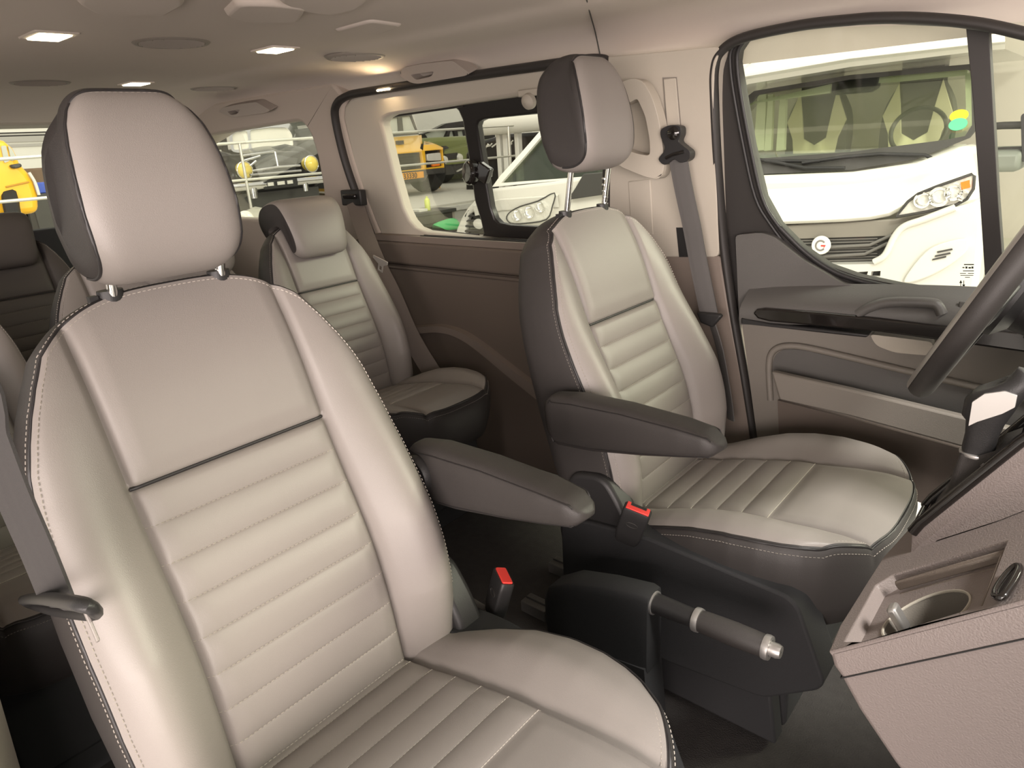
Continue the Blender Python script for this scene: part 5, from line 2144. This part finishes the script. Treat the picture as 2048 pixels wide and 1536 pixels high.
# dark van with pale lettering and two white posts further back
m = MB()
DVY = 7.2
sl_y(m, [[(930, 305), (965, 280), (1010, 268), (1110, 262), (1110, 400), (930, 420)]], DVY, 1.2)
dv = m.build('dark_van', BLKP, bevel=.05)
set_props(dv, 'black van with pale script on its side behind the two white posts', 'van')
m = MB()
for (px) in ([(971, 297), (976, 288), (980, 292), (984, 287)], [(984, 294), (990, 290), (994, 286)], [(1012, 290), (1016, 285), (1020, 288), (1026, 281)], [(974, 293), (981, 291)], [(1014, 292), (1024, 287)]):
    m.tube([at_y(x, y, DVY - .01) for x, y in px], .012, 6)
m.build('script_lettering', LGREY, dv)
m = MB()
m.tube([at_y(966, 318, DVY - .02), at_y(1032, 312, DVY - .02)], .014, 6)
m.build('side_strip', RAILM, dv)
for (x0, x1, yt, yb, lab) in ((989, 997, 250, 342, 'white square post left of its twin, behind the white van'), (1002, 1011, 250, 338, 'white square post right of its twin, behind the white van'), (1026, 1034, 250, 312, 'thin cream post nearest the white van windscreen')):
    a, b = at_y(x0, yt, 6.6), at_y(x1, yt, 6.6)
    m = MB()
    m.box(((a.x + b.x) / 2, 6.65, (a.z + GZ) / 2), (b.x - a.x, .09, a.z - GZ))
    o = m.build('hall_post', WHITEB, bevel=.01)
    set_props(o, lab, 'post', 'white posts behind the white van')
a, b = at_y(952, 252, 6.5), at_y(1300, 215, 6.5)
m = MB()
m.tube([at_y(966, 248, 6.5), at_y(1320, 213, 6.5)], .15, 16)
o = m.build('roller_awning', LGREY, smooth=60)
set_props(o, 'long pale awning roll carried by the white posts above the white van', 'awning')

# ---- white motorhome beside the driver's window
MY = 4.3
MH = empty('motorhome', (-1.5, MY + 3, GZ), "large white motorhome facing the driver's window with round G badge", 'motorhome')
m = MB()
sl_y(m, [[(1400, 352), (1510, 352), (1700, 345), (1830, 326), (1900, 300), (1938, 286), (1950, 345), (1956, 430), (1950, 520), (1938, 610), (1930, 720), (1400, 720)]], MY + .28, .6)
m.build('cab_body', WHITEP, MH, bevel=.06, seg=3)
m = MB()
rows = [[(1400, 452), (1560, 447), (1700, 442), (1786, 434), (1812, 404), (1856, 378), (1946, 346)],
        [(1400, 430), (1560, 424), (1700, 418), (1790, 404), (1824, 382), (1868, 358), (1947, 332)],
        [(1400, 390), (1560, 384), (1700, 376), (1800, 358), (1850, 340), (1895, 320), (1942, 306)],
        [(1400, 352), (1510, 349), (1700, 340), (1830, 319), (1870, 304), (1905, 291), (1936, 283)]]
ds = [0, .04, .22, .50]
cv_ = [.0, .0, .0, .02, .06, .10, .24]
P = [[at_y(x, y, MY + d + cv_[j]) for j, (x, y) in enumerate(r_)] for r_, d in zip(rows, ds)]
m.grid([[p + Vector((0, .05, -.012)) for p in P[0]]] + P, 0)
m.build('bonnet', WHITEP, MH, smooth=50, subd=1)
m = MB()
sl_y(m, [[(1400, 455), (1560, 451), (1790, 438), (1850, 428), (1912, 410), (1860, 434), (1800, 452), (1782, 472), (1400, 484)]], MY + .06, .1)
m.build('grille_top_band', mat('warm_grey_band', (.22, .20, .17), .35), MH, bevel=.01)
m = MB()
sl_y(m, [[(1400, 482), (1560, 478), (1782, 466), (1786, 474), (1766, 512), (1748, 526), (1640, 530), (1400, 540)]], MY + .08, .06)
gr = m.build('grille', DGREY, MH)
m = MB()
for (pts_) in ([(1400, 506), (1560, 499), (1740, 490), (1784, 470)], [(1400, 522), (1560, 518), (1730, 508), (1776, 486)]):
    m.tube([at_y(x, y, MY + .06) for x, y in pts_], .012, 8)
for k in range(8):
    m.tube([at_y(1400, 487 + k * 6, MY + .075), at_y(1755, 477 + k * 6, MY + .075)], .005, 6)
m.build('grille_bar', mat('mid_grey_plastic', (.16, .15, .135), .4), gr, smooth=50)
ec = at_y(1643, 490, MY + .02)
m = MB()
m.lathe([(.001, .0), (.062, 0), (.066, .008), (.062, .016), (.001, .02)], ec, (0, -1, 0), 32)
bd = m.build('round_badge', mat('white_badge', (.78, .76, .70), .3), MH, smooth=50)
m = MB()
G = [ec + Vector((.032 * math.cos(t), -.021, .034 * math.sin(t))) for t in [rad(40 + 280 * k / 20) for k in range(21)]]
m.tube(G, .0055, 8)
m.build('letter_g', mat('badge_grey', (.20, .18, .17), .4), bd, smooth=50)
m = MB()
m.prism([ec + Vector(v) for v in [(.004, -.021, .004), (.036, -.021, .004), (.024, -.021, -.018), (.026, -.021, -.006), (.004, -.021, -.006)]], [ec + Vector(v) + Vector((0, -.004, 0)) for v in [(.004, -.021, .004), (.036, -.021, .004), (.024, -.021, -.018), (.026, -.021, -.006), (.004, -.021, -.006)]])
m.build('letter_bar', RED, bd)
# bumper
m = MB()
bpx = [(1400, 534), (1640, 530), (1750, 528), (1772, 514), (1792, 474), (1808, 454), (1850, 438), (1912, 414), (1948, 404), (1956, 450), (1950, 520), (1938, 620), (1400, 640)]
sl_y(m, [bpx, [(1680, 546), (1700, 545), (1696, 555), (1684, 553)], [(1706, 545), (1736, 543), (1732, 555), (1703, 555)], [(1743, 543), (1761, 542), (1760, 553), (1740, 554)]], MY - .04, .3)
m.build('bumper', WHITEB, MH, bevel=.02, seg=3)
m = MB()
sl_y(m, [[(1670, 540), (1765, 538), (1765, 560), (1670, 560)]], MY + .02, .05)
m.build('lower_intake', DGREY, MH)
m = MB()
lip = catmull([at_y(x, y, MY - .05) for x, y in [(1748, 524), (1770, 510), (1790, 472), (1810, 452), (1850, 438), (1910, 415)]], 5)
m.tube(lip, .022, 8)
m.build('grille_surround', LGREY, MH, smooth=60)
m = MB()
sl_y(m, [c2([(1808, 566), (1820, 540), (1850, 505), (1880, 488), (1930, 478), (1934, 500), (1900, 530), (1850, 556)], 3, True)], MY - .075, .05)
m.build('corner_recess', LGREY, MH, bevel=.02, seg=3)
m = MB()
for px in ([(1874, 503), (1904, 497), (1905, 500), (1875, 506)], [(1870, 511), (1900, 505), (1901, 508), (1870, 514)], [(1865, 518), (1892, 512), (1892, 515), (1864, 521)]):
    sl_y(m, [px], MY - .085, .03)
m.build('vent_slit', DGREY, MH)
# headlamp
m = MB()
hp_ = [(1792, 434), (1802, 420), (1816, 403), (1836, 388), (1870, 374), (1944, 348), (1949, 352), (1947, 378), (1934, 398), (1912, 410), (1850, 424)]
sl_y(m, [hp_], MY - .0, .05)
hl = m.build('headlamp', LAMPG, MH, bevel=.012)
m = MB()
m.tube([at_y(x, y, MY - .01) for x, y in hp_], .009, 6, closed=True)
m.build('lamp_outline', DGREY, hl, smooth=50)
m = MB()
for (x, y, r_) in ((1846, 400, .05), (1880, 393, .062), (1908, 385, .05), (1926, 392, .03)):
    m.lathe([(.001, -.02), (r_ * .6, -.015), (r_, .01), (r_, .02)], at_y(x, y, MY - .012), (0, -1, 0), 20)
m.build('reflector_bowl', CHROME, hl, smooth=50)
m = MB()
sl_y(m, [[(1921, 365), (1939, 360), (1940, 375), (1923, 380)]], MY - .02, .03)
m.build('indicator', ORNG, hl)
# windscreen: black border, glass, wipers, interior
kz, z0 = 1.05, .92
m = MB()
wo = [(1400, 225), (1486, 200), (1508, 182), (1700, 150), (1940, 128), (1978, 130), (1972, 200), (1958, 252), (1938, 276), (1904, 290), (1830, 319), (1700, 340), (1510, 349), (1400, 352)]
wi = [(1408, 236), (1500, 206), (1514, 190), (1700, 159), (1930, 139), (1942, 142), (1944, 250), (1930, 272), (1890, 280), (1700, 304), (1508, 318), (1408, 330)]
sl_y(m, [wo, wi], MY + .55, .05, k=kz, z0=z0)
wfm = m.build('windscreen_border', DGREY, MH)
m = MB()
sl_y(m, [wo], MY + .60, .01, k=kz, z0=z0)
m.build('windscreen', WSGL, wfm)
m = MB()
sl_y(m, [[(1682, 152), (1758, 146), (1752, 176), (1738, 184), (1670, 190), (1664, 184)]], MY + .62, .12, k=kz, z0=z0)
m.build('mirror_housing', BLACKP, wfm, bevel=.02)
for pts_ in ([(1420, 310), (1512, 318), (1560, 326), (1610, 336), (1690, 336)], [(1604, 326), (1690, 314), (1760, 308), (1850, 310), (1866, 318)], [(1530, 322), (1640, 322)]):
    m = MB()
    wp = []
    for x, y in pts_:
        yy = MY + .5
        for _ in range(6):
            pz = at_y(x, y, yy).z
            yy = MY + .55 + kz * (pz - z0) - .035
        wp.append(at_y(x, y, yy))
    m.tube(wp, .013, 8)
    m.build('wiper', BLACKP, wfm, smooth=50)
m = MB()
for c_, col_ in (((1918, 232), 0), ((1916, 249), 1)):
    p = at_y(c_[0], c_[1], MY + .78)
    yy = MY + .55 + kz * (p.z - z0) - .012
    p = at_y(c_[0], c_[1], yy)
    m.lathe([(.001, 0), (.055, 0), (.055, .004), (.001, .004)], p, (0, -.7, .7), 24, mi=col_)
m.build('round_sticker', [mat('yellow_sticker', (.80, .62, .03), .4), mat('green_sticker', (.10, .45, .25), .4)], wfm, smooth=40)
# cab interior: dash, two seats, wheel, pale visors
m = MB()
IY = MY + 2.1
m.box((-1.75, IY + .5, .95), (2.4, .06, 1.9))
m.box((-1.75, IY - .1, -.05), (2.4, 1.2, .1))
CABI = m.build('cab_interior', mat('dim_cab_wall', (.40, .37, .31), .8), MH)
m = MB()
m.box((-1.6, MY + .95, .78), (2.2, .7, .14))
m.build('dash_top', mat('dark_dash', (.14, .15, .125), .5), MH, bevel=.04)
TANP = mat('tan_seat_panel', (.80, .74, .52), .6)
for cx, cy in ((1640, 230), (1840, 215)):
    m = MB()
    c = at_y(cx, cy, IY - .2)
    op = [(-.20, -.62), (-.27, -.30), (-.26, -.02), (-.20, .13), (-.16, .20), (-.15, .36), (-.10, .45), (.10, .45), (.15, .36), (.16, .20), (.20, .13), (.26, -.02), (.27, -.30), (.20, -.62)]
    slab(m, [c2([(c.x + a, c.z + b) for a, b in op], 3, True)], lambda a, b: Vector((a, IY - .28, b)), lambda a, b: Vector((a, IY - .10, b)))
    st_ = m.build('cab_seat', mat('charcoal_fabric', (.10, .092, .085), .8), MH, bevel=.04, seg=3)
    m = MB()
    for sg in (-1, 1):
        pn = [(sg * .26, -.05), (sg * .16, -.02 + .22), (sg * .13, .02), (sg * .10, -.20), (0, -.26), (0, -.46), (sg * .17, -.44), (sg * .20, -.20)]
        slab(m, [[(c.x + a, c.z + b) for a, b in pn]], lambda a, b: Vector((a, IY - .30, b)), lambda a, b: Vector((a, IY - .27, b)))
    m.build('seat_panel', TANP, st_)
m = MB()
c = at_y(1836, 262, MY + 1.25)
m.tube([c + Vector((.19 * math.cos(t), .06 * math.sin(t), .17 * math.sin(t))) for t in [2 * PI * k / 36 for k in range(36)]], .017, 8, closed=True)
m.build('cab_steering_wheel', BLACKP, MH, smooth=60)
m = MB()
for px in ([(1408, 240), (1500, 205), (1662, 168), (1660, 186), (1510, 206), (1408, 252)], [(1755, 152), (1935, 136), (1935, 150), (1790, 164), (1756, 166)], [(1930, 150), (1944, 142), (1944, 250), (1924, 262), (1932, 215)]):
    sl_y(m, [px], MY + .66, .03, k=kz, z0=z0)
m.build('pale_blind', mat('pale_green_blind', (.85, .88, .68), .6), MH)
m = MB()
for (xa_, xb_) in ((1515, 1532), (1536, 1546), (1560, 1572)):
    sl_y(m, [[(xa_, 190), (xb_, 188), (xb_ - 4, 300), (xa_ - 8, 302)]], IY - .6, .05)
m.build('side_curtain', mat('pale_curtain', (.85, .87, .68), .7), MH)
# overcab body
m = MB()
lines_ = [[(1395, 205), (1498, 168), (1700, 134), (1945, 104), (2010, 98)], [(1395, 196), (1496, 158), (1700, 124), (1944, 95), (2010, 88)], [(1395, 190), (1492, 152), (1700, 116), (1944, 88), (2010, 82)],
          [(1395, 168), (1488, 130), (1700, 100), (1944, 70), (2010, 64)], [(1395, 130), (1484, 108), (1700, 88), (1944, 58), (2010, 52)], [(1395, 60), (1480, 40), (1700, 20), (1944, -4), (2010, -10)], [(1300, -60), (1480, -70), (1700, -80), (1944, -90), (2010, -95)]]
dd = [.78, .74, .60, .60, .61, .64, .74]
P = [[at_y(x, y, MY + d) for x, y in l_] for l_, d in zip(lines_, dd)]
bkq = [p + Vector((0, 2.0, 0)) for p in P[-1]]
bk0 = [p + Vector((0, 1.6, .0)) for p in P[0]]
m.grid([bk0] + P + [bkq], 0)
oc = m.build('overcab_body', WHITEP, MH, smooth=25)
m = MB()
m.tube([at_y(x, y, MY + .33 + .3 * (y > 120)) for x, y in [(1494, 92), (1502, 108), (1500, 128), (1504, 150)]], .008, 6)
m.tube([P[2][j] + Vector((0, -.006, 0)) for j in range(5)], .008, 6)
m.build('panel_seam', LGREY, oc, smooth=50)
m = MB()
m.box((-1.5, MY + 4.7, .9), (1.95, 4.0, 2.9))
m.build('living_body', WHITEP, MH, bevel=.05)
for dx in (-.85, .72):
    wheel(MH, (-1.55 + dx, MY + .95, GZ + .34), .34, .22, (1, 0, 0))
# door mirror on two arms
m = MB()
for (ya_, yb_) in ((254, 250), (306, 300)):
    m.tube([at_y(1952, ya_ + 1, MY + .9), at_y(2006, yb_ + 1, MY + .75), at_y(2052, yb_, MY + .7)], .024, 10)
mo = m.build('mirror_arm', DGREY, MH, smooth=50)
m = MB()
sl_y(m, [roundpoly([(2041, 228), (2085, 220), (2090, 318), (2044, 326)], 9, 4)], MY + .62, .16)
m.build('mirror_head', BLACKP, mo, bevel=.02, seg=3)
# hall lamp and cable on the wall by the quarter glass
lp_ = at_y(2004, 76, wy_ - .5)
m = MB()
m.lathe([(.001, 0), (.10, 0), (.22, .16), (.26, .30), (.24, .31), (.001, .2)], lp_, (.2, -.9, -.5), 28)
o = m.build('hall_spotlight', LGREY, smooth=50)
set_props(o, 'round pale spotlight at the top of the small quarter glass', 'lamp')
m = MB()
m.tube(catmull([lp_ + Vector((-.3, .1, -.5)), lp_ + Vector((.1, .1, -.35)), lp_ + Vector((.55, .2, .05)), lp_ + Vector((.8, .3, .1))], 6), .02, 8)
o = m.build('cable', DGREY, smooth=60)
set_props(o, 'thin dark cable hanging below the round spotlight', 'cable')
